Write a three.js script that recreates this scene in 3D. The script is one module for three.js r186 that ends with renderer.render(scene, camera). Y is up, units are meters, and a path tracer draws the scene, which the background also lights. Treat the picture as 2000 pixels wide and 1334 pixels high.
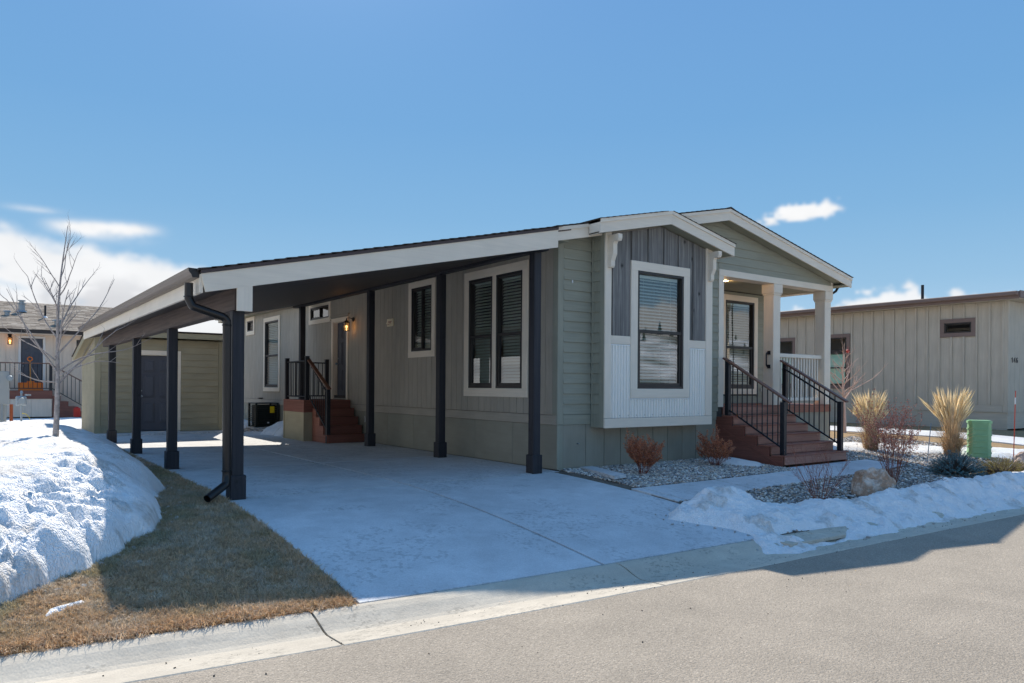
import * as THREE from 'three';
import { mergeGeometries } from 'three/addons/utils/BufferGeometryUtils.js';
import { FontLoader } from 'three/addons/loaders/FontLoader.js';
import { TextGeometry } from 'three/addons/geometries/TextGeometry.js';

// ---------------------------------------------------------------- camera, sky, sun, exposure
const scene = new THREE.Scene();
const W = 2000, H = 1334, FOCAL = 1442;
const camera = new THREE.PerspectiveCamera(2 * Math.atan(H / 2 / FOCAL) * 180 / Math.PI, W / H, 0.1, 3000);
camera.setViewOffset(W, H, 0, -88, W, H);                  // a lens shifted up: uprights stay upright
camera.position.set(-7.711, 1.36, 9.321);
const YAW = Math.atan2(1980, FOCAL);
const FWD = new THREE.Vector3(Math.cos(YAW), 0, -Math.sin(YAW)), RGT = new THREE.Vector3(Math.sin(YAW), 0, Math.cos(YAW));
camera.lookAt(camera.position.clone().add(FWD));
camera.rotateZ(0.378 * Math.PI / 180);

const renderer = new THREE.WebGLRenderer({ antialias: true });
renderer.setSize(1024, 683);
renderer.toneMapping = THREE.LinearToneMapping;
renderer.toneMappingExposure = 1.9;
renderer.shadowMap.enabled = true;

const SUN_DIR = new THREE.Vector3(0.40, 1, -1.03).normalize();
const sun = new THREE.DirectionalLight(new THREE.Color(1, 0.92, 0.80), 3.0);
sun.position.copy(SUN_DIR).multiplyScalar(60);
sun.castShadow = true; sun.shadow.radius = 1;
Object.assign(sun.shadow.camera, { left: -45, right: 45, top: 45, bottom: -45, near: 1, far: 160 });
sun.shadow.mapSize.set(4096, 4096);
scene.add(sun, sun.target);

// ---------------------------------------------------------------- random numbers and noise
function rng(a) { return () => { a = (a + 0x6d2b79f5) | 0; let t = Math.imul(a ^ (a >>> 15), 1 | a); t = (t + Math.imul(t ^ (t >>> 7), 61 | t)) ^ t; return ((t ^ (t >>> 14)) >>> 0) / 4294967296; }; }
let R = rng(11);
const rr = (a, b) => a + (b - a) * R();
function hash(ix, iy, iz) { let h = Math.imul(ix, 374761393) ^ Math.imul(iy, 668265263) ^ Math.imul(iz, 1274126177); h = Math.imul(h ^ (h >>> 13), 1274126177); return ((h ^ (h >>> 16)) >>> 0) / 4294967296; }
const fade = (t) => t * t * t * (t * (t * 6 - 15) + 10), mix = (a, b, t) => a + (b - a) * t;
const clamp = (v, a = 0, b = 1) => Math.min(b, Math.max(a, v));
const sstep = (a, b, v) => { const t = clamp((v - a) / (b - a)); return t * t * (3 - 2 * t); };
function vnoise(x, y, seed = 0, px = 0, py = 0) {                     // value noise, tileable when px/py given
  let x0 = Math.floor(x), y0 = Math.floor(y); const fx = fade(x - x0), fy = fade(y - y0); let x1 = x0 + 1, y1 = y0 + 1;
  if (px) { x0 = ((x0 % px) + px) % px; x1 = ((x1 % px) + px) % px; } if (py) { y0 = ((y0 % py) + py) % py; y1 = ((y1 % py) + py) % py; }
  return mix(mix(hash(x0, y0, seed), hash(x1, y0, seed), fx), mix(hash(x0, y1, seed), hash(x1, y1, seed), fx), fy);
}
function fbm(x, y, oct = 4, seed = 0, px = 0, py = 0) { let s = 0, a = .5, n = 0; for (let i = 0; i < oct; i++) { s += a * vnoise(x, y, seed + i * 17, px, py); n += a; a *= .5; x *= 2; y *= 2; px *= 2; py *= 2; } return s / n; }
function noise3(x, y, z, seed = 0) {
  const x0 = Math.floor(x), y0 = Math.floor(y), z0 = Math.floor(z), fx = fade(x - x0), fy = fade(y - y0), fz = fade(z - z0), h = (i, j, k) => hash(x0 + i + seed * 71, y0 + j, z0 + k);
  return mix(mix(mix(h(0, 0, 0), h(1, 0, 0), fx), mix(h(0, 1, 0), h(1, 1, 0), fx), fy), mix(mix(h(0, 0, 1), h(1, 0, 1), fx), mix(h(0, 1, 1), h(1, 1, 1), fx), fy), fz);
}
const lin = (c) => c <= .04045 ? c / 12.92 : ((c + .055) / 1.055) ** 2.4;

// ---------------------------------------------------------------- the sky: clear air, paler towards the horizon and the sun, low clouds
{
  const w = 2048, h = 1024, d = new Float32Array(w * h * 4), dir = new THREE.Vector3();
  const stops = [[0, .83, .89, .945], [.05, .72, .83, .92], [.13, .585, .75, .88], [.22, .50, .695, .86], [.33, .44, .65, .845], [.46, .415, .62, .835], [1, .39, .585, .82]];
  for (let j = 0; j < h; j++) for (let i = 0; i < w; i++) {
    const el = ((j + .5) / h - .5) * Math.PI, az = ((i + .5) / w - .5) * 2 * Math.PI;
    dir.set(Math.cos(el) * Math.cos(az), Math.sin(el), Math.cos(el) * Math.sin(az));
    const sy = Math.max(0, dir.y);
    let k = 0; while (k < stops.length - 2 && sy > stops[k + 1][0]) k++;
    const A = stops[k], B = stops[k + 1], t = clamp((sy - A[0]) / (B[0] - A[0]));
    const c = [0, 1, 2].map((q) => lin(mix(A[q + 1], B[q + 1], t)));
    const g = clamp(dir.dot(SUN_DIR), 0, 1), glow = .03 * g ** 5 + .30 * g ** 60;
    c[0] += glow * .9; c[1] += glow * .95; c[2] += glow;
    // clouds: phi is the bearing to the right of the view, e the height above the horizon, both in degrees
    const phi = Math.atan2(dir.dot(RGT), dir.dot(FWD)) * 57.2958, e = el * 57.2958;
    let cl = 0, dim = 0;
    if (e > -1 && e < 24) {
      const wx = phi + 2.2 * (fbm(phi * .3, e * .6, 3, 5) - .5), we = e + .9 * (fbm(phi * .35 + 9, e * .9, 3, 6) - .5);
      const streak = fbm(wx * .22 + 3, we * 1.1 + wx * .16, 5, 21), puff = fbm(wx * .8, we * 1.25, 6, 33), fine = fbm(phi * 2.4, e * 3.4, 4, 35);
      // a long sloping bank on the left that goes on round behind
      const bankTop = 10.25 - .165 * Math.max(0, phi + 34.7) - 1.1 * Math.max(0, phi + 21) + .16 * clamp(-phi - 34.7, 0, 60) + .7 * (puff - .5) + .35 * (fine - .5);
      const bank = sstep(-170, -120, phi) * sstep(-17, -20, phi) * sstep(bankTop + .15, bankTop - .9, e);
      cl = Math.max(cl, bank * clamp(.97 - 1.7 * Math.max(0, streak - .54)));
      dim = bank * sstep(.5, .68, fbm(wx * .35 + 4, we * .9, 4, 29)) * sstep(9, 5, e);
      const ws = 10.5 + .03 * (phi + 29), wisp = Math.exp(-(((phi + 29) / 2.9) ** 4)) * Math.exp(-(((e - ws) / (e > ws ? .32 : .62 * clamp(.4 + 1.2 * puff))) ** 2));
      cl = Math.max(cl, clamp(1.5 * wisp * (.45 + .9 * streak) + .8 * wisp * (fine - .5)));
      cl = Math.max(cl, .5 * Math.exp(-(((phi + 33) / 1.3) ** 2) - (((e - 11.2) / .16) ** 2)) * (.5 + fine));
      // one small ragged puff above the house on the right
      const fc = 12.4 + .10 * (phi - 21.8), fl = Math.exp(-(((phi - 21.7) / 3.1) ** 4) - (((e - fc) / (e > fc ? .75 : .42)) ** 2)) * sstep(26.2, 22.6, phi + 2.2 * (fine - .5));
      cl = Math.max(cl, clamp((fl * 1.5 + (puff - .5) * 1.3 + (fine - .5) * 1.2 - .55) * 2.6) * sstep(.05, .3, fl));
      // low cumulus along the horizon
      const low = sstep(17, 22, Math.abs(phi)) * sstep(0, 1.5, e), topE = 5.4 + 2.4 * (fbm(phi * .22 + 11, 3.1, 3, 44) - .42) + .03 * clamp(phi, 0, 34);
      const lc = low * sstep(topE + .12, topE - .4, e + 1.7 * (puff - .5) + .9 * (fine - .5)); cl = Math.max(cl, lc * (.85 + .15 * puff));
      const br = .86 + .12 * fbm(phi * .5, e * 1.1, 5, 71) - .22 * dim, cc = [br * .985, br * .99, br + .02 * dim];
      for (let q = 0; q < 3; q++) c[q] = mix(c[q], cc[q], clamp(cl));
    }
    if (dir.y < 0) { const m = sstep(0, -.08, dir.y); c[0] = mix(c[0], .22, m); c[1] = mix(c[1], .21, m); c[2] = mix(c[2], .20, m); }
    const o = (j * w + i) * 4, q = .925 / 1.7; d[o] = c[0] * q; d[o + 1] = c[1] * q; d[o + 2] = c[2] * q; d[o + 3] = 1;
  }
  const t = new THREE.DataTexture(d, w, h, THREE.RGBAFormat, THREE.FloatType);
  t.mapping = THREE.EquirectangularReflectionMapping; t.magFilter = t.minFilter = THREE.LinearFilter; t.wrapS = THREE.RepeatWrapping; t.needsUpdate = true;
  scene.background = t; scene.environment = t;
}

// ---------------------------------------------------------------- textures and materials
function tex(n, m, fn, srgb = true, metres = 1, metresV = metres) {
  const d = new Uint8Array(n * m * 4);
  for (let j = 0; j < m; j++) for (let i = 0; i < n; i++) { const c = fn(i / n, j / m), o = (j * n + i) * 4; for (let q = 0; q < 3; q++) d[o + q] = clamp(Math.round((Array.isArray(c) ? c[q] : c) * 255), 0, 255); d[o + 3] = 255; }
  const t = new THREE.DataTexture(d, n, m); t.wrapS = t.wrapT = THREE.RepeatWrapping; t.magFilter = THREE.LinearFilter; t.minFilter = THREE.LinearMipmapLinearFilter; t.generateMipmaps = true;
  if (srgb) t.colorSpace = THREE.SRGBColorSpace; t.repeat.set(1 / metres, 1 / metresV); t.needsUpdate = true; return t;
}
const hex = (s) => [1, 3, 5].map((i) => parseInt(s.slice(i, i + 2), 16) / 255);
const tint = (c, k) => c.map((v) => v * k), blend = (a, b, t) => a.map((v, i) => mix(v, b[i], t));
const std = (o) => new THREE.MeshStandardMaterial(o);
// fine brushed/pressed grain along v, shared as relief by painted boards
const grainBump = tex(256, 512, (u, v) => fbm(u * 64, v * 6, 4, 3, 64, 6), false, .5, 1.2);
function paint(color, rough = .62, amt = .05, streak = .06) {         // painted board: slight tone drift, faint grain, specks of dust
  const c = hex(color), sd = Math.floor(color.charCodeAt(2) * 7 + color.charCodeAt(4));
  return std({ map: tex(256, 256, (u, v) => { const k = 1 + amt * (fbm(u * 4, v * 4, 4, sd, 4, 4) - .5) * 2 + streak * (fbm(u * 48, v * 4, 3, sd + 5, 48, 4) - .5); return tint(c, k); }, true, 1.1, 1.7), roughness: rough, bumpMap: grainBump, bumpScale: .0008 });
}
const M = {};
M.siding = paint('#aaa192', .72, .05, .09);
M.lap = paint('#959484', .72, .05, .08);
M.skirt = paint('#959182', .75, .06, .05);
M.trim = paint('#e4d8c6', .6, .03, .05);
M.casing = paint('#efe0ca', .6, .03, .05);
M.shed = paint('#a0957a', .72, .05, .07);
M.shedTrim = paint('#a2977a', .72, .04, .06);
M.neighbour = paint('#beb5a5', .72, .04, .08);
M.neighbourTrim = paint('#7d6a62', .6, .04, .06);
M.cream = paint('#e6d0ba', .75, .04, .06);
M.creamTrim = paint('#e2ddd6', .6, .02, .03);
M.slate = paint('#4f5159', .55, .04, .04);            // doors
M.soffit = paint('#96937f', .75, .04, .04);
M.porchRail = paint('#e2dbcd', .6, .03, .04);
M.metalTrim = std({ color: '#c9d2d8', metalness: .6, roughness: .35 });
M.black = std({ color: '#23242a', roughness: .42, metalness: .25 });
M.frame = std({ color: '#2a2624', roughness: .45 });
M.gutterBlack = std({ color: '#2b2827', roughness: .3, metalness: .35 });
M.gutterBrown = std({ color: '#6b5d52', roughness: .4, metalness: .3 });
M.drip = std({ color: '#4b3e3c', roughness: .5, metalness: .2 });
M.bronze = std({ color: '#1d1a19', roughness: .45, metalness: .5 });
function woodMat(a, b, c, knots, sd, rough, mU = .8, mV = 2.4) {       // stained wood: streaks along v, knots with flowing grain
  const A = hex(a), B = hex(b), Cc = hex(c), kn = []; const q = rng(sd); for (let i = 0; i < knots; i++) kn.push([q(), q(), .012 + .02 * q()]);
  const f = (u, v) => {
    let wv = 0, dark = 0;
    for (const [ku, kv, kr] of kn) { let du = Math.abs(u - ku); du = Math.min(du, 1 - du); let dv = Math.abs(v - kv); dv = Math.min(dv, 1 - dv); const dd = Math.hypot(du, dv * 2.2); wv += .05 * Math.exp(-((dd / .07) ** 2)); dark += Math.exp(-((dd / kr) ** 2)); }
    const g = fbm((u + wv) * 40, v * 3, 4, sd, 40, 3), g2 = fbm(u * 4, v * 2, 3, sd + 8, 4, 2), fine = fbm(u * 120, v * 10, 2, sd + 3, 120, 10);
    let col = blend(A, B, sstep(.3, .7, g * .65 + g2 * .35)); col = blend(col, Cc, .5 * sstep(.55, .8, fine * .6 + g * .4)); return tint(blend(col, tint(A, .35), clamp(dark)), 1);
  };
  return std({ map: tex(256, 512, f, true, mU, mV), bumpMap: tex(256, 512, (u, v) => fbm(u * 60, v * 6, 3, sd + 3, 60, 6), false, mU, mV), bumpScale: .0015, roughness: rough });
}
M.post = woodMat('#1c1d24', '#2a2a31', '#343132', 5, 41, .62);
M.beam = woodMat('#3a2c25', '#54433a', '#614d42', 4, 52, .62, .9, 2.2);
M.ceiling = woodMat('#2c2422', '#42352e', '#4e4037', 6, 63, .55, 1.2, 2.0);
M.greyWood = woodMat('#64625f', '#827f7b', '#a9a49b', 3, 74, .8, .7, 1.9);
M.composite = woodMat('#8c5645', '#9a6351', '#a7715f', 0, 85, .6, .5, 2.0);
M.compositeDark = woodMat('#764538', '#834f40', '#8f5c4b', 0, 86, .6, .5, 2.0);
M.riser = woodMat('#a06f5d', '#ae7b68', '#ba8876', 0, 89, .6, .5, 2.0);
M.rail = woodMat('#6b4a3c', '#7c5848', '#8a6655', 0, 87, .5, .5, 2.0);
M.sidewalkWood = woodMat('#a3532f', '#b8653b', '#c4774b', 0, 88, .7, .4, 1);
{
  const cf = (base, spots, sd) => (u, v) => {                         // broomed concrete with stains and pits
    const big = fbm(u * 5, v * 5, 5, sd, 5, 5), mid = fbm(u * 24, v * 24, 4, sd + 3, 24, 24), fine = vnoise(u * 512, v * 512, sd + 9, 512, 512);
    const blot = sstep(.56, .66, fbm(u * 7, v * 7, 3, sd + 20, 7, 7)) * sstep(.57, .66, fbm(u * 110, v * 110, 4, sd + 30, 110, 110));
    let k = 1 + .14 * (big - .5) + .10 * (mid - .5) + .09 * (fine - .5) - spots * .16 * blot; return tint(base, k);
  };
  const bump = tex(512, 512, (u, v) => .6 * vnoise(u * 256, v * 256, 4, 256, 256) + .4 * fbm(u * 30, v * 30, 3, 7, 30, 30), false, 2.2);
  M.concrete = std({ map: tex(1024, 1024, cf(hex('#d0d1d2'), .6, 101), true, 4.3), roughness: .86, bumpMap: bump, bumpScale: .0025 });
  M.kerb = std({ map: tex(1024, 512, cf(hex('#c6bcab'), .8, 131), true, 3.1, 1.55), roughness: .88, bumpMap: bump, bumpScale: .003 });
  const af = (u, v) => { const n = vnoise(u * 400, v * 400, 3, 400, 400), n2 = vnoise(u * 200 + 7, v * 200, 5, 200, 200), big = fbm(u * 6, v * 6, 4, 9, 6, 6), sp = hash(Math.floor(u * 330), Math.floor(v * 330), 77); let k = .86 + .19 * (n - .5) + .10 * (n2 - .5) + .10 * (big - .5); let c = tint([.712, .665, .602], k); if (sp > .988) c = blend(c, [.86, .82, .76], .6); else if (sp < .03) c = tint(c, .82); return c; };
  M.asphalt = std({ map: tex(1024, 1024, af, true, 2.3), vertexColors: true, roughness: .93, bumpMap: tex(512, 512, (u, v) => .5 * vnoise(u * 200, v * 200, 3, 200, 200) + .5 * vnoise(u * 100, v * 100, 5, 100, 100), false, 1.15), bumpScale: .006 });
  M.soil = std({ map: tex(512, 512, (u, v) => tint(hex('#6d6357'), .8 + .5 * fbm(u * 40, v * 40, 4, 12, 40, 40)), true, 1.5), roughness: .95, bumpMap: bump, bumpScale: .01 });
  M.ground = std({ map: tex(512, 512, (u, v) => { const t = fbm(u * 12, v * 12, 5, 15, 12, 12); return blend(hex('#8a7450'), hex('#6d6045'), t); }, true, 3), vertexColors: true, roughness: .95 });
  M.lawn = std({ map: tex(512, 512, (u, v) => { const t = fbm(u * 14, v * 14, 4, 19, 14, 14), f = vnoise(u * 180, v * 180, 23, 180, 180); return tint(blend(hex('#a98a60'), hex('#8a7355'), t), .75 + .5 * f); }, true, 1.2), roughness: .95 });
  M.snow = std({ map: tex(512, 512, (u, v) => { const n = fbm(u * 30, v * 30, 4, 29, 30, 30), dirt = sstep(.58, .74, fbm(u * 8, v * 8, 5, 31, 8, 8)) * (.5 + .5 * sstep(.4, .6, fbm(u * 70, v * 70, 3, 32, 70, 70))); return blend(tint([.965, .962, .957], .97 + .05 * n), [.74, .71, .67], .55 * dirt); }, true, 2.1), roughness: .75, bumpMap: tex(512, 512, (u, v) => .5 * fbm(u * 60, v * 60, 4, 37, 60, 60) + .5 * vnoise(u * 200, v * 200, 39, 200, 200), false, 1.3), bumpScale: .022 });
  M.rock = std({ vertexColors: true, roughness: .9, bumpMap: bump, bumpScale: .02 });
  M.pebble = std({ color: '#ffffff', roughness: .75 });
  M.shingle = std({ vertexColors: true, roughness: .95, bumpMap: bump, bumpScale: .004 });
}
M.glass = new THREE.MeshPhysicalMaterial({ color: '#f4fbf8', transmission: 1, thickness: 0, roughness: .01, ior: 2.25 });
M.blind = std({ color: '#b4b7ae', roughness: .6 });
M.shade = std({ color: '#b5dfcd', roughness: .8 });
M.inside = std({ color: '#4b4742', roughness: .9 });
M.corrugated = std({ color: '#efece4', roughness: .45, metalness: .05 });
M.orange = std({ color: '#e8740e', roughness: .5 });
M.orangeStem = std({ color: '#c98a3c', roughness: .6 });
M.galv = std({ color: '#9aa3a8', roughness: .45, metalness: .6 });
M.greyBox = std({ color: '#a5a6a2', roughness: .5, metalness: .1 });
M.greenBox = std({ map: tex(128, 128, (u, v) => tint(hex('#86b58b'), .93 + .14 * fbm(u * 8, v * 8, 4, 51, 8, 8)), true, 1), roughness: .6 });
M.yellow = std({ color: '#e8c400', roughness: .6 });
M.white = std({ color: '#dedede', roughness: .5 });
M.red = std({ color: '#c22a18', roughness: .5 });
M.acBody = std({ color: '#2b312f', roughness: .5, metalness: .3 });
M.bark = std({ map: tex(64, 256, (u, v) => tint(hex('#a99d96'), .78 + .4 * fbm(u * 6, v * 20, 4, 57, 6, 20)), true, .2, .6), roughness: .85 });
M.bark2 = std({ color: '#d3b3a2', roughness: .85 });
M.twigRed = std({ color: '#6d3f2e', roughness: .85, vertexColors: true });
M.leafRed = new THREE.MeshPhysicalMaterial({ color: '#ffffff', transmission: .5, thickness: 0, ior: 1.3, roughness: .95, vertexColors: true, side: THREE.DoubleSide });
M.straw = new THREE.MeshPhysicalMaterial({ color: '#ffffff', transmission: .5, thickness: 0, ior: 1.3, roughness: .95, vertexColors: true, side: THREE.DoubleSide });
M.needle = new THREE.MeshPhysicalMaterial({ color: '#ffffff', transmission: .3, thickness: 0, ior: 1.3, roughness: .95, vertexColors: true, side: THREE.DoubleSide });
M.blade = new THREE.MeshPhysicalMaterial({ color: '#ffffff', transmission: .4, thickness: 0, ior: 1.3, roughness: .95, side: THREE.DoubleSide });
M.bulb = std({ color: '#fff0d8', emissive: '#ffcf8a', emissiveIntensity: 2, roughness: .4 });
M.lampGlass = new THREE.MeshPhysicalMaterial({ color: '#ffe9c4', transmission: 1, thickness: 0, roughness: .12, ior: 1.45 });

// ---------------------------------------------------------------- geometry helpers
function setFlat(pos, uv) { const g = new THREE.BufferGeometry(); g.setAttribute('position', new THREE.Float32BufferAttribute(pos, 3)); g.setAttribute('uv', new THREE.Float32BufferAttribute(uv, 2)); g.computeVertexNormals(); return g; }
// box x0..x1, y0..y1, z0..z1 with chamfered edges; uv in metres with v along the longest side, shifted at random
function box(x0, x1, y0, y1, z0, z1, c = .003) {
  const lo = [Math.min(x0, x1), Math.min(y0, y1), Math.min(z0, z1)], hi = [Math.max(x0, x1), Math.max(y0, y1), Math.max(z0, z1)];
  c = Math.min(c, .3 * Math.min(hi[0] - lo[0], hi[1] - lo[1], hi[2] - lo[2]));
  const size = hi.map((v, i) => v - lo[i]), L = size.indexOf(Math.max(...size)), ou = R() * 7, ov = R() * 7, P = [], U = [];
  const pt = (s, ax) => s.map((q, i) => q > 0 ? hi[i] - (i === ax ? 0 : c) : lo[i] + (i === ax ? 0 : c));
  const quad = (a, b, cc, d, n) => { for (const p of [a, b, cc, a, cc, d]) { P.push(...p); const o = [0, 1, 2].filter((i) => i !== n), vA = o.includes(L) ? L : o[1], uA = o.find((i) => i !== vA); U.push(p[uA] + ou, p[vA] + ov); } };
  const tri = (a, b, d, n) => { for (const p of [a, b, d]) { P.push(...p); U.push(p[(n + 1) % 3] + ou, p[(n + 2) % 3] + ov); } };
  for (let ax = 0; ax < 3; ax++) for (const s of [-1, 1]) {
    const b = (ax + 1) % 3, d = (ax + 2) % 3, cs = [[-1, -1], [1, -1], [1, 1], [-1, 1]].map(([p, q]) => { const v = [0, 0, 0]; v[ax] = s; v[b] = p; v[d] = q; return pt(v, ax); });
    if (s < 0) cs.reverse(); quad(...cs, ax);
  }
  if (c > 0) {
    for (let ax = 0; ax < 3; ax++) { const b = (ax + 1) % 3, d = (ax + 2) % 3; for (const sb of [-1, 1]) for (const sd of [-1, 1]) {
      const v = (q) => { const o = [0, 0, 0]; o[ax] = q; o[b] = sb; o[d] = sd; return o; }; const q = [pt(v(-1), b), pt(v(1), b), pt(v(1), d), pt(v(-1), d)]; if (sb * sd < 0) q.reverse(); q.reverse(); quad(...q, b); } }
    for (const sx of [-1, 1]) for (const sy of [-1, 1]) for (const sz of [-1, 1]) { const s = [sx, sy, sz], q = [pt(s, 0), pt(s, 1), pt(s, 2)]; if (sx * sy * sz < 0) q.reverse(); tri(...q, 0); }
  }
  return setFlat(P, U);
}
// polygon of [a, b] points extruded along the third axis; plane 'xy' (along z), 'zy' (along x), 'xz' (along y)
function prism(pts, t0, t1, plane = 'xy', upright = false) {
  const sh = pts.map((p) => new THREE.Vector2(...p)); if (THREE.ShapeUtils.isClockWise(sh)) sh.reverse();
  const tri = THREE.ShapeUtils.triangulateShape(sh, []), P = [], U = [], ou = R() * 5, ov = R() * 5;
  const at = (p, t) => plane === 'xy' ? [p.x, p.y, t] : plane === 'zy' ? [t, p.y, p.x] : [p.x, t, p.y];
  const flip = plane !== 'xy'; const put = (list) => { if (flip) list.reverse(); for (const [p, u, v] of list) { P.push(...p); U.push(u + ou, v + ov); } };
  for (const [a, b, c] of tri) { const uv = (q) => upright ? [q.x, q.y] : [q.y, q.x]; put([a, b, c].map((i) => [at(sh[i], t1), ...uv(sh[i])])); put([c, b, a].map((i) => [at(sh[i], t0), ...uv(sh[i])])); }
  for (let i = 0; i < sh.length; i++) { const a = sh[i], b = sh[(i + 1) % sh.length], l = a.distanceTo(b), q = [[at(a, t0), t0, 0], [at(b, t0), t0, l], [at(b, t1), t1, l], [at(a, t1), t1, 0]]; put([q[0], q[1], q[2]]); put([q[0], q[2], q[3]]); }
  return setFlat(P, U);
}
const V = (x, y, z) => new THREE.Vector3(x, y, z);
// a straight bar of w (sideways) by h (up) from p to q
function bar(p, q, w, h, c = .002) {
  const a = V(...p), b = V(...q), L = a.distanceTo(b), g = box(-w / 2, w / 2, -h / 2, h / 2, 0, L, c), z = b.clone().sub(a).normalize();
  const up = Math.abs(z.y) > .99 ? V(0, 0, 1) : V(0, 1, 0), x = up.clone().cross(z).normalize(), y = z.clone().cross(x);
  return g.applyMatrix4(new THREE.Matrix4().makeBasis(x, y, z).setPosition(a));
}
const cyl = (r0, r1, h, seg = 12) => new THREE.CylinderGeometry(r1, r0, h, seg).translate(0, h / 2, 0);
class Tubes {                                                          // many tapered tubes in one mesh, with colour
  constructor() { this.p = []; this.n = []; this.c = []; this.u = []; this.i = []; }
  add(pts, rad, col = [1, 1, 1], sides = 4, col2 = col) {
    const b0 = this.p.length / 3, n = pts.length, up = V(.3, .2, .9), x = V(), y = V(), t = V(); let len = 0;
    for (let k = 0; k < n; k++) {
      t.copy(pts[Math.min(k + 1, n - 1)]).sub(pts[Math.max(k - 1, 0)]).normalize(); x.crossVectors(up, t); if (x.lengthSq() < .01) x.crossVectors(V(1, 0, 0), t); x.normalize(); y.crossVectors(t, x);
      if (k) len += pts[k].distanceTo(pts[k - 1]); const r = Array.isArray(rad) ? rad[k] : mix(rad, rad * .35, k / (n - 1)), f = k / (n - 1);
      for (let s = 0; s < sides; s++) { const a = s / sides * 6.28318, cx = Math.cos(a), sx = Math.sin(a), nx = x.x * cx + y.x * sx, ny = x.y * cx + y.y * sx, nz = x.z * cx + y.z * sx; this.p.push(pts[k].x + nx * r, pts[k].y + ny * r, pts[k].z + nz * r); this.n.push(nx, ny, nz); this.u.push(s / sides * .2, len); this.c.push(mix(col[0], col2[0], f), mix(col[1], col2[1], f), mix(col[2], col2[2], f)); }
    }
    for (let k = 0; k < n - 1; k++) for (let s = 0; s < sides; s++) { const a = b0 + k * sides + s, b = b0 + k * sides + (s + 1) % sides; this.i.push(a, b, b + sides, a, b + sides, a + sides); }
  }
  leaf(c, d, w, l, col) {                                              // a small folded leaf: two triangles
    const t = d.clone().normalize(), s = V(rr(-1, 1), rr(-1, 1), rr(-1, 1)).cross(t).normalize(), n = s.clone().cross(t), b0 = this.p.length / 3;
    const q = [c, c.clone().addScaledVector(t, l * .5).addScaledVector(s, w / 2).addScaledVector(n, w * .15), c.clone().addScaledVector(t, l), c.clone().addScaledVector(t, l * .5).addScaledVector(s, -w / 2).addScaledVector(n, w * .15)];
    for (const p of q) { this.p.push(p.x, p.y, p.z); this.n.push(n.x, n.y, n.z); this.u.push(0, 0); this.c.push(...col); } this.i.push(b0, b0 + 1, b0 + 2, b0, b0 + 2, b0 + 3);
  }
  geo() { const g = new THREE.BufferGeometry(); g.setAttribute('position', new THREE.Float32BufferAttribute(this.p, 3)); g.setAttribute('normal', new THREE.Float32BufferAttribute(this.n, 3)); g.setAttribute('uv', new THREE.Float32BufferAttribute(this.u, 2)); g.setAttribute('color', new THREE.Float32BufferAttribute(this.c, 3)); g.setIndex(this.i); return g; }
}
const merge = (list) => mergeGeometries(list.map((g) => { const q = g.index ? g.toNonIndexed() : g; for (const k of Object.keys(q.attributes)) if (!['position', 'normal', 'uv'].includes(k)) q.deleteAttribute(k); return q; }));
// ---------------------------------------------------------------- things and parts
const taken = {};
const numbered = (n) => { const k = taken[n] = (taken[n] ?? -1) + 1; return k ? n + '_' + String(k).padStart(3, '0') : n; };
function part(name, geo, mat, parent) { const m = new THREE.Mesh(Array.isArray(geo) ? merge(geo) : geo, mat); m.name = name; m.castShadow = m.receiveShadow = true; parent.add(m); return m; }
function group(name, parent, pos = [0, 0, 0], ry = 0) { const g = new THREE.Group(); g.name = name; g.position.set(...pos); g.rotation.y = ry; parent.add(g); return g; }
function tag(o, label, category, grp) { o.userData.label = label; o.userData.category = category; if (grp) o.userData.group = grp; return o; }
function thing(name, label, category, pos = [0, 0, 0], ry = 0, grp) { return tag(group(numbered(name), scene, pos, ry), label, category, grp); }
function single(name, label, category, geo, mat, grp) { return tag(part(numbered(name), geo, mat, scene), label, category, grp); }
function setting(o) { o.userData.kind = 'structure'; return o; }
const structure = (name, geo, mat) => setting(part(numbered(name), geo, mat, scene));
const structureGroup = (name) => setting(group(numbered(name), scene));
function stuffKind(o) { o.userData.kind = 'stuff'; return o; }
// the parts of rectangle [u0,u1,v0,v1] not covered by holes
function rest(u0, u1, v0, v1, holes) {
  const us = [u0, u1]; for (const h of holes) for (const e of [h[0], h[1]]) if (e > u0 + 1e-4 && e < u1 - 1e-4) us.push(e); us.sort((a, b) => a - b); const out = [];
  for (let i = 0; i < us.length - 1; i++) { const a = us[i], b = us[i + 1]; if (b - a < 1e-4) continue; const m = (a + b) / 2; let seg = [[v0, v1]]; for (const h of holes) if (m > h[0] && m < h[1]) seg = seg.flatMap(([p, q]) => [[p, Math.min(q, h[2])], [Math.max(p, h[3]), q]].filter(([x, y]) => y - x > 1e-4)); for (const [p, q] of seg) { const l = out[out.length - 1]; out.push([a, b, p, q]); } }
  // join pieces side by side with the same height
  for (let i = 0; i < out.length; i++) for (let j = i + 1; j < out.length; j++) if (Math.abs(out[i][1] - out[j][0]) < 1e-4 && Math.abs(out[i][2] - out[j][2]) < 1e-4 && Math.abs(out[i][3] - out[j][3]) < 1e-4) { out[i][1] = out[j][1]; out.splice(j, 1); j = i; }
  return out;
}
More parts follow.
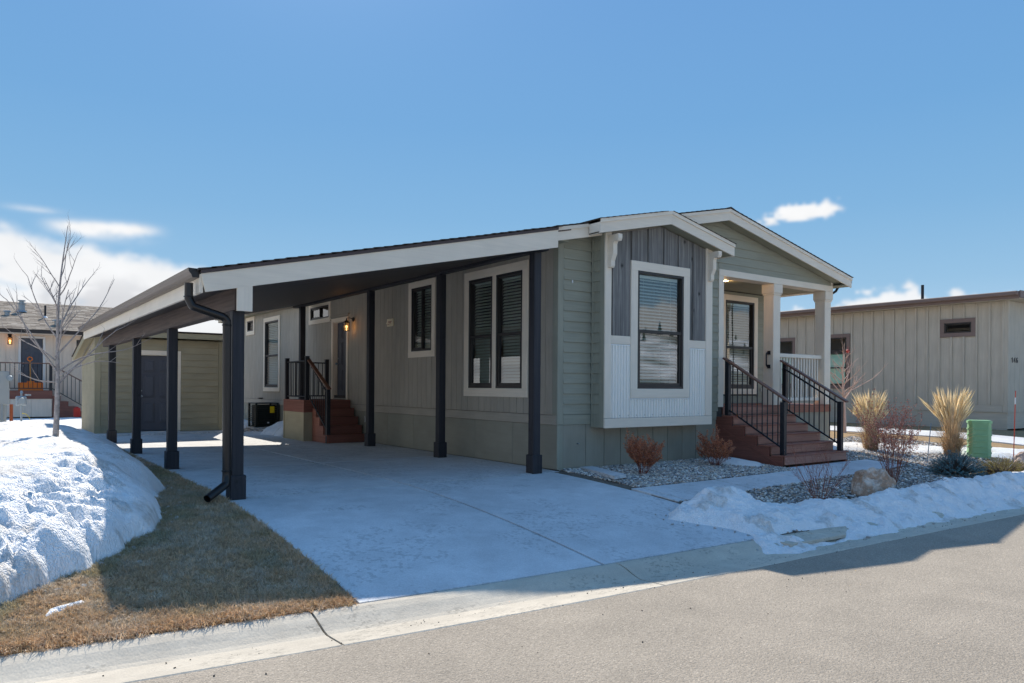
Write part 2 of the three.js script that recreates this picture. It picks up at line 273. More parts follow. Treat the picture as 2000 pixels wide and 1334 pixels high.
// ================================================================ the setting
// the street runs nearly along x; s is the distance towards the street measured from the house front, along the kerb's line
const kc = (x) => .045 * (x + 2.8) - (x < -2.8 ? .009 * (x + 2.8) ** 2 * (x < -12 ? 0 : 1) : 0) - (x < -12 ? .76 : 0);
const sOf = (x, z) => z - kc(x);
function groundY(x, z) {
  const s = sOf(x, z); let y = s > -1 ? -.0131 * (Math.min(s, 4.2) + 1) ** 2 : 0;
  y += .23 * sstep(8.5, 15.5, x) * (1 - sstep(1.5, 4.2, s));
  return y;
}
function sheet(xs, zs, yf, cf) {                                       // grid over the given x and z lines
  const P = [], U = [], Cc = [], I = [], nx = xs.length, nz = zs.length;
  for (let j = 0; j < nz; j++) for (let i = 0; i < nx; i++) { const x = xs[i], z = typeof zs[j] === 'function' ? zs[j](x) : zs[j]; P.push(x, yf(x, z), z); U.push(x, z); if (cf) Cc.push(...cf(x, z)); }
  for (let j = 0; j < nz - 1; j++) for (let i = 0; i < nx - 1; i++) { const a = j * nx + i; I.push(a, a + nx, a + nx + 1, a, a + nx + 1, a + 1); }
  const g = new THREE.BufferGeometry(); g.setAttribute('position', new THREE.Float32BufferAttribute(P, 3)); g.setAttribute('uv', new THREE.Float32BufferAttribute(U, 2)); if (cf) g.setAttribute('color', new THREE.Float32BufferAttribute(Cc, 3)); g.setIndex(I); g.computeVertexNormals(); return g;
}
const range = (a, b, n) => Array.from({ length: n + 1 }, (_, i) => a + (b - a) * i / n);
structure('ground', sheet([-400, -200, -100, -50, ...range(-30, 30, 120), 50, 100, 200, 400], [-400, -200, -100, -60, ...range(-40, 14, 108), 20, 40, 90, 160, 500], (x, z) => { const s = sOf(x, z); return s > 4.0 ? (s < 12.6 ? -.62 : -.45) : groundY(x, z) - (x > -5.2 && x < -.1 && z > -12.3 ? .11 : .035); },
  (x, z) => { const far = Math.hypot(x, z + 5) > 24, n = fbm(x * .12 + 50, z * .12 + 50, 4, 8); const open = z > 12 || x < -9.6, sn = open ? sstep(.30, .40, n) : far ? sstep(.40, .48, n) : 0; return [mix(.9, 3.0, sn), mix(.9, 4.1, sn), mix(.9, 8.0, sn)]; }), M.ground);
structure('street', sheet(range(-60, 60, 240), range(0, 1, 70).map((t) => (x) => kc(x) + 4.745 + 7.6 * t), (x, z) => -.423 + .012 * Math.sin((sOf(x, z) - 4.8) / 7.6 * Math.PI) + .003 * fbm(x, z, 2, 3),
  (x, z) => { const k = .88 + .16 * fbm(x * .5, z * .7, 4, 61) + .14 * fbm(x * .25, z * 2.6, 4, 64) + .06 * (fbm(x * 3, z * 3, 3, 62) - .5); return [k, k * .995, k * .985]; }), M.asphalt);
// kerb: separate cast sections with open joints
{
  const kerb = structureGroup('kerb'), prof = [[4.12, -.62], [4.12, -.352], [4.135, -.343], [4.19, -.347], [4.27, -.368], [4.35, -.398], [4.42, -.42], [4.475, -.43], [4.55, -.427], [4.76, -.417], [4.772, -.424], [4.772, -.62]];
  for (let k = -8; k < 10; k++) {
    const a = -5.66 + k * 2.98 + .009, b = a + 2.98 - .018, P = [], U = [], n = 6;
    const pt = (x, i) => { const skew = x - .13 * (prof[i][0] - 4.12) * 0; return [skew, prof[i][1] + .004 * (vnoise(x * 3, prof[i][0] * 8, 5) - .5), kc(x) + prof[i][0]]; };
    for (let q = 0; q < n; q++) { const x0 = mix(a, b, q / n), x1 = mix(a, b, (q + 1) / n); for (let i = 0; i < prof.length - 1; i++) { const A = pt(x0, i), B = pt(x1, i), C = pt(x1, i + 1), D = pt(x0, i + 1); for (const p of [A, C, B, A, D, C]) { P.push(...p); U.push(p[0], p[2] + p[1]); } } }
    for (const [x, f] of [[a, 0], [b, 1]]) for (let i = 1; i < prof.length - 1; i++) { const t = [pt(x, 0), pt(x, i), pt(x, i + 1)]; if (f) t.reverse(); for (const p of t) { P.push(...p); U.push(p[0], p[2] + p[1]); } }
    const g = setFlat(P, U); part('kerb_section', g, M.kerb, kerb);
  }
}
// cast slabs that follow the ground: rectangle x0..x1, z from z0(x) to z1(x)
function slab(x0, x1, z0, z1, lift = 0, t = .1, nx = 4, nz = 8) {
  const f = (v, x) => typeof v === 'function' ? v(x) : v, P = [], U = [], b = .008, top = [];
  for (let j = 0; j <= nz; j++) { const row = []; for (let i = 0; i <= nx; i++) { const x = mix(x0, x1, i / nx), z = mix(f(z0, x), f(z1, x), j / nz); row.push([x, groundY(x, z) + lift, z]); } top.push(row); }
  const put = (...q) => { for (const p of q) { P.push(...p); U.push(p[0], p[2]); } };
  for (let j = 0; j < nz; j++) for (let i = 0; i < nx; i++) { const A = top[j][i], B = top[j][i + 1], C = top[j + 1][i + 1], D = top[j + 1][i]; put(A, C, B, A, D, C); }
  const ring = []; for (let i = 0; i <= nx; i++) ring.push(top[0][i]); for (let j = 1; j <= nz; j++) ring.push(top[j][nx]); for (let i = nx - 1; i >= 0; i--) ring.push(top[nz][i]); for (let j = nz - 1; j > 0; j--) ring.push(top[j][0]);
  const cx = (x0 + x1) / 2, cz = (top[0][0][2] + top[nz][0][2]) / 2, out = (p) => [p[0], p[1] - b, p[2]], low = (p) => [p[0], p[1] - t, p[2]];
  for (let i = 0; i < ring.length; i++) { const A = ring[i], B = ring[(i + 1) % ring.length], A1 = out(A), B1 = out(B), A2 = low(A1), B2 = low(B1); put(A, B, B1, A, B1, A1); put(A1, B1, B2, A1, B2, A2); }
  return setFlat(P, U);
}
{
  const drive = structureGroup('driveway'), zs = [-12.4, -9.5, -6.3, -3.1, .12];
  const joint = .019;
  for (let k = 0; k < zs.length; k++) for (const [xa, xb] of [[-5.28, -2.82], [-2.82, -.02]]) {
    const last = k === zs.length - 1, right = xb > -1 && last ? -.16 : xb;
    part('concrete_slab', slab(xa + joint, right - joint, zs[k] + joint, last ? (x) => kc(x) + 4.108 : zs[k + 1] - joint, 0, .12, 6, last ? 24 : 6), M.concrete, drive);
  }
  part('concrete_slab', slab(-1.98, 1.6, -15.6, -12.43, 0, .1, 4, 4), M.concrete, drive).visible = true;
  const walk = structureGroup('front_walk');
  const wf = (x) => 1.80 + .02 * Math.sin(x), wn = (x) => 2.66 - .05 * x + .02 * x * Math.max(0, x - 2.5) * .3;
  const xs = [-.12, .08, 1.7, 3.3]; for (let i = 0; i < 3; i++) part('concrete_slab', slab(xs[i] + .012, xs[i + 1] - .012, wf, wn, .008, .1, 4, 6), M.concrete, walk);
  part('concrete_slab', slab(3.312, 5.1, 1.54, (x) => 2.46, .008, .1, 4, 6), M.concrete, walk);
  part('concrete_slab', slab(5.124, 6.75, 1.54, (x) => 2.46 - .25 * (x - 5.1) * .4, .008, .1, 4, 6), M.concrete, walk);
  const path = structureGroup('far_path');
  for (let k = 0; k < 8; k++) part('concrete_slab', slab(12.4, 13.75, 6 - k * 2.4 - 2.38, 6 - k * 2.4, .02, .1, 3, 4), M.concrete, path);
}
// snow: height over the ground inside an outline
function sdPoly(x, z, poly) {                                          // > 0 inside
  let d = 1e9, inside = false;
  for (let i = 0, j = poly.length - 1; i < poly.length; j = i++) { const [ax, az] = poly[i], [bx, bz] = poly[j], ex = bx - ax, ez = bz - az, wx = x - ax, wz = z - az, t = clamp((wx * ex + wz * ez) / (ex * ex + ez * ez)); d = Math.min(d, Math.hypot(wx - ex * t, wz - ez * t)); if ((az > z) !== (bz > z) && x < (bx - ax) * (z - az) / (bz - az) + ax) inside = !inside; }
  return inside ? d : -d;
}
const snows = [];
function baseY(x, z) { const s = sOf(x, z); if (s < 4.12) return groundY(x, z); return s < 4.47 ? mix(-.343, -.43, (s - 4.12) / .35) : -.425; }
function snowMesh(poly, res, hf) {
  const xs = poly.map((p) => p[0]), zs = poly.map((p) => p[1]), x0 = Math.min(...xs) - .2, x1 = Math.max(...xs) + .2, z0 = Math.min(...zs) - .2, z1 = Math.max(...zs) + .2, nx = Math.ceil((x1 - x0) / res), nz = Math.ceil((z1 - z0) / res);
  const P = [], U = [], I = [], id = new Int32Array((nx + 1) * (nz + 1)).fill(-1), hs = new Float32Array((nx + 1) * (nz + 1));
  const fn = (x, z) => { const d = sdPoly(x, z, poly) + .09 * (fbm(x * 3.1, z * 3.1, 3, 91) - .5) * 2; return d > -.12 ? hf(x, z, d) : -.2; };
  for (let j = 0; j <= nz; j++) for (let i = 0; i <= nx; i++) hs[j * (nx + 1) + i] = fn(x0 + i * res, z0 + j * res);
  const vid = (i, j) => { const k = j * (nx + 1) + i; if (id[k] < 0) { const x = x0 + i * res, z = z0 + j * res; id[k] = P.length / 3; P.push(x, baseY(x, z) + Math.max(hs[k], -.10), z); U.push(x, z); } return id[k]; };
  for (let j = 0; j < nz; j++) for (let i = 0; i < nx; i++) { const k = j * (nx + 1) + i; if (Math.max(hs[k], hs[k + 1], hs[k + nx + 1], hs[k + nx + 2]) <= 0) continue; const a = vid(i, j), b = vid(i + 1, j), c = vid(i + 1, j + 1), d = vid(i, j + 1); I.push(a, d, c, a, c, b); }
  const g = new THREE.BufferGeometry(); g.setAttribute('position', new THREE.Float32BufferAttribute(P, 3)); g.setAttribute('uv', new THREE.Float32BufferAttribute(U, 2)); g.setIndex(I); g.computeVertexNormals(); snows.push(fn); return g;
}
const inSnow = (x, z) => snows.some((f) => f(x, z) > -.005);
const lumps = (x, z, f, sd) => { const n = fbm(x * f, z * f, 4, sd); return n - .5; };
const bankPoly = [[-5.55, -12.3], [-5.47, -8.9], [-5.44, -6], [-5.49, -4.7], [-5.64, -2.3], [-5.74, -.7], [-5.98, -.35], [-6.06, .7], [-6.27, 1.35], [-6.7, 2.0], [-7.03, 2.42], [-7.36, 2.68], [-7.6, 2.92], [-8.6, 3.3], [-13, 3.4], [-13, -12.3]];
single('snow_bank', 'big ploughed snow bank beside the carport and the dry lawn', 'snow bank', snowMesh(bankPoly, .035, (x, z, d) => {
  const back = sstep(-5, -11, z), front = sstep(-2.5, .8, z), top = mix(.60, .46, back) + .05 * lumps(x, z, .5, 140) * 2, w = mix(.55, .40, front);
  const dd = Math.max(0, d), steep = 1 - Math.exp(-dd / w * 1.25), soft = .24 * (1 - Math.exp(-dd / .06)) + .76 * (1 - Math.exp(-dd / .85)); let h = top * mix(steep, soft, sstep(-.4, 1.2, z)) + (d <= 0 ? d : Math.min(d, .03));
  const lit = sstep(-6.3, -6.7, x) * sstep(-.9, .4, z) * sstep(.0, .1, d) * sstep(1.5, .7, d);             // the broken, clodded face the plough left
  const qx = x + .35 * lumps(x, z, 2.2, 148), qz = z + .35 * lumps(x, z, 2.2, 149), bil = 1 - Math.abs(2 * fbm(qx * 2.3, qz * 3.4, 4, 150) - 1), bil2 = 1 - Math.abs(2 * fbm(qx * 7, qz * 7, 4, 155) - 1);
  h += sstep(.02, .25, d) * (.10 * lumps(x, z, 1.6, 145) + .018 * lumps(x, z, 9, 147) + .04 * lumps(x, z, 3.7, 146) + lit * (.17 * (bil - .74) + .13 * (bil2 - .72) + .05 * lumps(x, z, 22, 157)));
  return h;
}), M.snow);
const ridgePoly = [[-1.02, 3.22], [-.55, 2.98], [0, 2.86], [.55, 2.92], [.85, 3.25], [1.4, 3.52], [2.2, 3.78], [3.1, 3.82], [3.8, 3.66], [4.6, 3.62], [5.8, 3.74], [7.6, 3.86], [9, 4.0], [13, 4.3], [13, 5.06], [9, 4.94], [5.2, 4.83], [2.8, 4.70], [.95, 4.63], [.45, 4.62], [-.1, 4.66], [-.5, 4.66], [-.85, 4.52], [-.72, 4.3], [-.5, 4.1], [-.62, 3.75]];
const gapPoly = [[-.30, 4.22], [.25, 4.20], [1.05, 4.36], [.75, 4.52], [.35, 4.6], [.12, 4.52], [-.1, 4.40]];
single('snow_ridge', 'dirty ridge of snow along the kerb at the planting bed', 'snow ridge', snowMesh(ridgePoly, .026, (x, z, d) => {
  const s = sOf(x, z), hump = .27 * Math.exp(-(((x + .02) / .55) ** 2) - (((z - 3.25) / .34) ** 2)), crest = (.085 + .09 * sstep(1, 4, x) + .05 * fbm(x * 1.1, z * 1.4, 3, 160)) * Math.exp(-(((s - mix(3.72, 3.78, sstep(0, 6, x))) / .34) ** 2));
  let h = (.055 + crest + hump) * (1 - Math.exp(-Math.max(0, d) / .16)) + (d <= 0 ? d : 0);
  const rg = 1 - Math.abs(2 * fbm(x * 2.6, z * 3.4, 3, 163) - 1); h += sstep(0, .2, d) * (.10 * lumps(x, z, 2.1, 165) + .09 * (rg - .72) + .10 * lumps(x, z, 6, 167) + .05 * lumps(x, z, 17, 168));
  const gp = sdPoly(x, z, gapPoly) + .05 * lumps(x, z, 5, 170); h = gp > -.1 ? Math.min(h, -gp * .9) : h;
  return h;
}), M.snow);
const mound = (name, label, poly, hgt, w, res = .05, grp) => single(name, label, 'snow patch', snowMesh(poly, res, (x, z, d) => (hgt + .5 * hgt * lumps(x, z, 1.7, 180) + .12 * hgt * lumps(x, z, 8, 181)) * (1 - Math.exp(-Math.max(0, d) / w)) + (d <= 0 ? d : 0)), M.snow, 'snow patches');
mound('snow_patch', 'small smooth mound of snow beside the front steps and a shrub', [[3.25, .25], [3.95, .2], [3.97, 1.2], [3.75, 1.3], [3.45, 1.15], [3.2, .8]], .12, .2, .03);
mound('snow_patch', 'crumbly snow heap beside the air conditioner and the side steps', [[-1.15, -10.0], [-.15, -10.0], [-.1, -11.6], [-.6, -12.1], [-1.3, -11.2]], .42, .3, .05);
mound('snow_patch', 'low snow drift behind the air conditioner at the skirting', [[-.6, -13.6], [0, -13.5], [0, -19], [-1.6, -19], [-1.2, -15]], .3, .5, .1);
mound('snow_patch', 'thin snow covering the yard in front of the cream house', [[-12, -13.2], [-5.6, -13.0], [-5.3, -17], [-3.5, -18.5], [-2, -23.8], [-12, -23.8]], .10, .5, .12);
mound('snow_patch', 'bright snow patch on the lawn beyond the golden grasses', [[6.6, -.6], [8.2, -.9], [9.6, .2], [10.2, 1.2], [10.9, 2.0], [12.0, 2.9], [12.0, 4.3], [10.6, 3.6], [9.9, 2.6], [8.8, 1.1], [7.8, .35]], .12, .2, .05);
single('ice_chunk', 'lone melting scrap of ice lying on the sunlit dry lawn', 'ice', snowMesh([[-7.28, 3.08], [-7.05, 3.0], [-6.98, 3.07], [-7.1, 3.15], [-7.3, 3.2]], .015, (x, z, d) => .035 * (1 - Math.exp(-Math.max(0, d) / .03)) + (d <= 0 ? d : 0)), M.snow);

// lawn of dry grass beside the driveway
{
  const edge = -5.30, lawnPoly = [[edge, -7.2], [edge, 4.02], [-9.5, 3.72], [-9.5, -7.2]];
  structure('lawn', sheet(range(-9.5, edge, 40), range(0, 1, 90).map((t) => (x) => mix(-7.2, kc(x) + 4.112, t)), (x, z) => groundY(x, z) - .006 + .012 * fbm(x * 4, z * 4, 3, 14)), M.lawn);
  const g = new Tubes(); R = rng(301);
  const blades = []; for (let k = 0; k < 9; k++) { const a = rr(0, 6.28), l = rr(.022, .05), lean = rr(.01, .038), w = rr(.0012, .0024), bx = rr(-.02, .02), bz = rr(-.02, .02); const dx = Math.cos(a), dz = Math.sin(a); blades.push([bx, bz, dx, dz, l, lean, w]); }
  const P = [], I = []; for (const [bx, bz, dx, dz, l, lean, w] of blades) { const b = P.length / 3; for (const [t, ww] of [[0, 1], [.55, .8], [1, .1]]) { const x = bx + dx * lean * t * t, z = bz + dz * lean * t * t, y = l * t * (1 - .25 * t); P.push(x - dz * w * ww, y, z + dx * w * ww, x + dz * w * ww, y, z - dx * w * ww); } I.push(b, b + 1, b + 3, b, b + 3, b + 2, b + 2, b + 3, b + 5, b + 2, b + 5, b + 4); }
  const geo = new THREE.BufferGeometry(); geo.setAttribute('position', new THREE.Float32BufferAttribute(P, 3)); geo.setIndex(I); geo.computeVertexNormals();
  const spots = []; for (let k = 0; k < 90000; k++) { const x = rr(-8.3, edge + .03), z = rr(-6.8, 4.16); const s = sOf(x, z); if (s > 4.15) continue; if (z < -1 && R() < .5) continue; if (inSnow(x, z)) continue; if (x > edge - .0 && R() < .6) continue; spots.push([x, z]); }
  const im = new THREE.InstancedMesh(geo, M.blade, spots.length), m = new THREE.Matrix4(), q = new THREE.Quaternion(), col = new THREE.Color();
  spots.forEach(([x, z], i) => {
    const s = sOf(x, z), nearEdge = Math.max(sstep(.25, .05, 4.12 - s), sstep(.22, .04, edge - x)), sc = rr(.6, 1.35) * (.8 + .5 * fbm(x * 3, z * 3, 3, 75)) * (1 + .3 * nearEdge);
    q.setFromEuler(new THREE.Euler(rr(-.35, .35), rr(0, 6.28), rr(-.35, .35))); m.compose(V(x, groundY(x, z) - .002, z), q, V(sc, sc * rr(.7, 1.15), sc)); im.setMatrixAt(i, m);
    const wet = sdPoly(x, z, bankPoly), green = sstep(-.75, -.1, wet) * sstep(.45, .6, fbm(x * 2.2, z * 2.2, 3, 71)) + .6 * sstep(.66, .74, fbm(x * 2.5 + 9, z * 2.5, 3, 72)), pale = sstep(.42, .7, fbm(x * 5, z * 5, 3, 73)), r = R();
    let c = blend([.86, .62, .36], [.74, .53, .33], r); c = blend(c, [.88, .80, .66], clamp(.25 + pale) * .95 * R()); c = blend(c, [.86, .52, .24], .32 * nearEdge); c = blend(c, [.30, .34, .15], clamp(green) * .4); const k = rr(.5, 1.05); im.setColorAt(i, col.setRGB(c[0] * k, c[1] * k, c[2] * k));
  });
  im.name = 'dry_grass'; im.castShadow = im.receiveShadow = true; stuffKind(im); tag(im, 'short straw coloured lawn grass between kerb, driveway and snow bank', 'grass'); scene.add(im);
}
// gravel beds
{
  const walkZ = (x) => 1.78, bedA = (x, z) => x > .04 && x < 3.98 && z > .01 && z < 1.79;
  const bedB = (x, z) => (x > -.13 && x < 6.8 && z > 2.48 - (x > 5 ? .0 : 0) && sOf(x, z) < 4.1) || (x >= 6.12 && x < 11.2 && z > -1.2 && sOf(x, z) < 4.1) || (x > 6.78 && x < 7.6 && z > 1.3 && z < 2.6);
  const onWalk = (x, z) => (x < 3.3 && z > 1.79 && z < 2.67 - .05 * x) || (x >= 3.3 && x < 6.76 && z > 1.53 && z < 2.47);
  structure('gravel_bed', sheet(range(-.15, 3.99, 30), range(0, 1.8, 14), (x, z) => groundY(x, z) - .012 + .02 * fbm(x * 3, z * 3, 2, 5)), M.soil);
  structure('gravel_bed', sheet(range(-.14, 11.4, 80), range(0, 1, 40).map((t) => (x) => mix(x < 6.11 ? 2.2 : -1.4, kc(x) + 4.11, t)), (x, z) => groundY(x, z) - .014 + .03 * fbm(x * 2, z * 2, 2, 6)), M.soil);
  const geo = new THREE.IcosahedronGeometry(1, 1), pp = geo.attributes.position; for (let i = 0; i < pp.count; i++) { const v = V().fromBufferAttribute(pp, i), k = .8 + .4 * noise3(v.x * 1.3 + 4, v.y * 1.3, v.z * 1.3, 3); pp.setXYZ(i, v.x * k, v.y * k * .62, v.z * k); } geo.computeVertexNormals();
  R = rng(77); const sp = [];
  for (let k = 0; k < 12500; k++) { const x = rr(.02, 3.98), z = rr(.01, 1.8); if (bedA(x, z) && !inSnow(x, z)) sp.push([x, z]); }
  for (let k = 0; k < 46000; k++) { const x = rr(-.13, 11.2), z = rr(-1.2, 4.6); if (!bedB(x, z) || onWalk(x, z) || inSnow(x, z)) continue; if (x > 8 && R() < .45) continue; sp.push([x, z]); }
  for (let k = 0; k < 2500; k++) { const x = rr(-1.9, .2), z = rr(-19, -12.5); sp.push([x, z]); }
  for (let k = 0; k < 3500; k++) { const x = rr(-9, -5.4), z = rr(-22, -12.6); sp.push([x, z]); }
  for (let k = 0; k < 900; k++) { const x = rr(-5.5, -5.25), z = rr(-12, -3.5); if (inSnow(x, z)) continue; sp.push([x, z]); }
  const im = new THREE.InstancedMesh(geo, M.pebble, sp.length), m = new THREE.Matrix4(), q = new THREE.Quaternion(), col = new THREE.Color();
  const tones = [[.48, .44, .39], [.30, .295, .29], [.60, .55, .48], [.40, .32, .25], [.80, .78, .74], [.16, .16, .165], [.54, .40, .31], [.36, .37, .39], [.72, .66, .57]];
  sp.forEach(([x, z], i) => { const far = x > 8 || z < -5 ? 1.35 : 1, s = far * (.009 + .017 * R() * R() + .004 * R()); q.setFromEuler(new THREE.Euler(rr(-.5, .5), rr(0, 6.28), rr(-.5, .5))); m.compose(V(x, groundY(x, z) + .002 + .02 * R() * .8, z), q, V(s * rr(.8, 1.5), s, s * rr(.8, 1.3))); im.setMatrixAt(i, m); const t = tones[Math.floor(R() * tones.length)], k = rr(.75, 1.2); im.setColorAt(i, col.setRGB(t[0] * k, t[1] * k, t[2] * k)); });
  im.name = 'river_gravel'; im.castShadow = im.receiveShadow = true; stuffKind(im); tag(im, 'rounded mixed grey and tan river gravel covering the beds', 'gravel'); scene.add(im);
}
// dry lawn strip beyond the beds
structure('far_lawn', sheet(range(9.2, 12.39, 14), range(-12, 5.2, 30), (x, z) => groundY(x, z) - .008), M.lawn);
structure('far_lawn', sheet(range(13.77, 16, 8), range(-12, 5.0, 30), (x, z) => groundY(x, z) - .008), M.lawn);

// snowy sage hillside across the street, behind the viewer: what the front windows mirror
{
  const hy = (x, z) => { const d = sstep(70, 190, z + .15 * x); return -1 + d * (13 + 9 * fbm(x * .012 + 3, z * .012, 4, 201) + 10 * (fbm(x * .006 + 40, .5, 3, 203) - .5)) + 2 * d * fbm(x * .06, z * .06, 3, 202); };
  structure('hillside', sheet(range(-260, 420, 130), range(60, 260, 60), hy, (x, z) => { const n = fbm(x * .05 + 7, z * .05, 4, 205), f = fbm(x * .3, z * .3, 3, 206), b = clamp(sstep(.42, .54, n) * .9 + .5 * sstep(.5, .65, f)); return blend([.82, .84, .87], [.12, .12, .085], b); }), std({ vertexColors: true, roughness: .95 }));
  R = rng(401); const t = new Tubes(); for (let k = 0; k < 260; k++) { const x = rr(-120, 380), z = rr(95, 230); if (fbm(x * .03, z * .03, 3, 210) < .48) continue; const y = hy(x, z), h = rr(1.5, 4.5), w = h * rr(.2, .28), c = tint([.045, .07, .04], rr(.7, 1.3)); for (let q = 0; q < 5; q++) { const f = q / 5; t.add([V(x, y + h * (.08 + f * .8), z), V(x, y + h * (.08 + f * .8) + h * .3, z)], [w * (1 - f * .85), .02], c, 6); } }
  const m = part('far_conifers', t.geo(), M.needle, scene); stuffKind(m); tag(m, 'scattered dark conifers on the snowy hillside', 'trees');
}
// ================================================================ the house
const HW = 8.06, HL = 19.5, RIDGE = HW / 2, PITCH = .2135;
const roofTop = (x) => 4.82 - PITCH * Math.abs(x - RIDGE);
const house = thing('manufactured_house', 'sage green single storey house with cream trim, gabled bay and covered porch', 'house');
// lap board: u along the wall, tilted so that its lower edge stands proud. local frame: x along, y up, z outward
function lapGeo(u0, u1, v0, v1, t = .026) { const g = box(u0, u1, v0, v1, 0, t, .002), p = g.attributes.position; for (let i = 0; i < p.count; i++) if (p.getZ(i) > .004) p.setZ(i, p.getZ(i) - .019 * clamp((p.getY(i) - v0) / .17)); g.computeVertexNormals(); return g; }
const frameM = (pos, ry) => new THREE.Matrix4().makeRotationY(ry).setPosition(...pos);
const LEFT = -Math.PI / 2;                                              // a wall that faces -x: local x is world z
// a window with cased surround, dark frame, sashes, panes and blinds; local x right, y up, z outward; w,h outside the casing
function windowUnit(parent, pos, ry, o) {
  const win = group('window', parent, pos, ry), { w, h } = o, cw = o.cw ?? .14, mats = { c: o.casing ?? M.casing, f: o.frame ?? M.frame };
  const ct = o.ct ?? .03;
  part('casing_board', box(0, w, h - cw, h, .002, ct), mats.c, win); part('casing_board', box(0, w, 0, cw, .002, ct), mats.c, win);
  part('casing_board', box(0, cw, cw, h - cw, .002, ct - .002), mats.c, win); part('casing_board', box(w - cw, w, cw, h - cw, .002, ct - .002), mats.c, win);
  const units = o.units ?? 1, mull = o.mull ?? .1, uw = (w - 2 * cw - mull * (units - 1)) / units;
  for (let k = 0; k < units; k++) {
    const x0 = cw + k * (uw + mull), x1 = x0 + uw, y0 = cw, y1 = h - cw, ft = o.ft ?? .045, zi = -.075, zf = ct - .006;
    if (k) part('mullion_board', box(x0 - mull, x0, y0, y1, -.02, ct - .004), mats.c, win);
    part('frame', [box(x0, x1, y1 - ft, y1, zi, zf), box(x0, x1, y0, y0 + ft, zi, zf), box(x0, x0 + ft, y0 + ft, y1 - ft, zi, zf - .002), box(x1 - ft, x1, y0 + ft, y1 - ft, zi, zf - .002)], mats.f, win);
    const panes = []; const a = x0 + ft, b = x1 - ft, c = y0 + ft, d = y1 - ft;
    if (o.kind === 'hung') {
      const m = c + (d - c) * (o.rail ?? .48), s = .04;
      part('meeting_rail', box(a, b, m - .028, m + .028, -.06, .012), mats.f, win);
      part('sash', [box(a, a + s, c, m - .028, -.05, .006), box(b - s, b, c, m - .028, -.05, .006), box(a + s, b - s, c, c + s * 1.3, -.05, .004)], mats.f, win);
      panes.push([a + s, b - s, c + s * 1.3, m - .028, -.022], [a, b, m + .028, d, -.034]);
    } else if (o.kind === 'slider') {
      const m = (a + b) / 2, s = .035; part('sash', [box(m - .02, m + .02, c, d, -.06, .012), box(a, a + s, c, d, -.05, .004), box(a + s, m - .02, c, c + s, -.05, .003), box(a + s, m - .02, d - s, d, -.05, .003)], mats.f, win);
      panes.push([a + s, m - .02, c + s, d - s, -.02], [m + .02, b, c, d, -.034]);
    } else if (o.kind === 'transom') {
      const m = c + (d - c) * .72, m2 = c + (d - c) * .36; part('meeting_rail', box(a, b, m - .05, m + .05, -.05, .01), mats.f, win); part('sash', box(a, b, m2 - .02, m2 + .02, -.05, .004), mats.f, win); panes.push([a, b, c, m2 - .02, -.022], [a, b, m2 + .02, m - .05, -.03], [a, b, m + .05, d, -.03]);
    } else panes.push([a, b, c, d, -.03]);
    for (const [p0, p1, q0, q1, z] of panes) part('pane', new THREE.PlaneGeometry(p1 - p0, q1 - q0).translate((p0 + p1) / 2, (q0 + q1) / 2, z), M.glass, win);
    if (o.blinds) {
      const n = Math.floor((d - c - .06) / .057), tilt = o.tilt ?? .5; part('blind_headrail', box(a + .012, b - .012, d - .055, d - .004, -.125, -.078), M.blind, win);
      for (let i = 0; i < n; i++) { const y = d - .085 - i * .057; if (y < c + .01) break; const g = box(a + .014, b - .014, -.0016, .0016, -.026, .026, .0008); g.rotateX(tilt + rr(-.03, .03)); g.translate(0, y, -.105); part('blind_slat', g, M.blind, win); }
      part('blind_cord', [box(a + (b - a) * .18, a + (b - a) * .18 + .004, c + .05, d - .05, -.08, -.078, 0), box(a + (b - a) * .82, a + (b - a) * .82 + .004, c + .05, d - .05, -.08, -.078, 0)], M.blind, win);
    }
    if (o.shade) part('roller_shade', box(a + .01, b - .01, c + (o.shade === 1 ? 0 : .0) + .02, c + (d - c) * .66, -.1, -.096, 0), M.shade, win);
  }
  return win;
}
// six-panel door, local x right, y up, z outward
function doorUnit(parent, pos, ry, w, h, mat, trim, o = {}) {
  const d = group('door', parent, pos, ry), cw = o.cw ?? .1, z = o.recess ?? -.02;
  part('casing_board', box(-cw, w + cw, h, h + cw, .002, .03), trim, d); part('casing_board', box(-cw, 0, 0, h, .002, .028), trim, d); part('casing_board', box(w, w + cw, 0, h, .002, .028), trim, d);
  if (z < -.03) part('jamb', [box(0, .012, 0, h, z - .05, .002), box(w - .012, w, 0, h, z - .05, .002), box(.012, w - .012, h - .012, h, z - .05, .002)], trim, d);
  const sl = part('door_leaf', box(.014, w - .014, .012, h - .014, z - .045, z), mat, d), pw = (w - .028 - 3 * .115) / 2;
  for (const [a, b] of [[.78, .94], [.44, .74], [.11, .38]]) for (const s of [0, 1]) { const x = .014 + .115 + s * (pw + .115); part('door_panel', [box(x, x + pw, h * a, h * b, z - .004, z + .014, .006), box(x + .035, x + pw - .035, h * a + .035, h * b - .035, z, z + .032, .014)], mat, sl); }
  if (o.knob) part('door_knob', [cyl(.022, .022, .05, 12).rotateX(Math.PI / 2).translate(o.knob > 0 ? w - .08 : .08, h * .46, z), new THREE.SphereGeometry(.03, 14, 10).translate(o.knob > 0 ? w - .08 : .08, h * .46, z + .06), cyl(.018, .018, .02, 12).rotateX(Math.PI / 2).translate(o.knob > 0 ? w - .08 : .08, h * .53, z)], M.galv, d);
  return d;
}
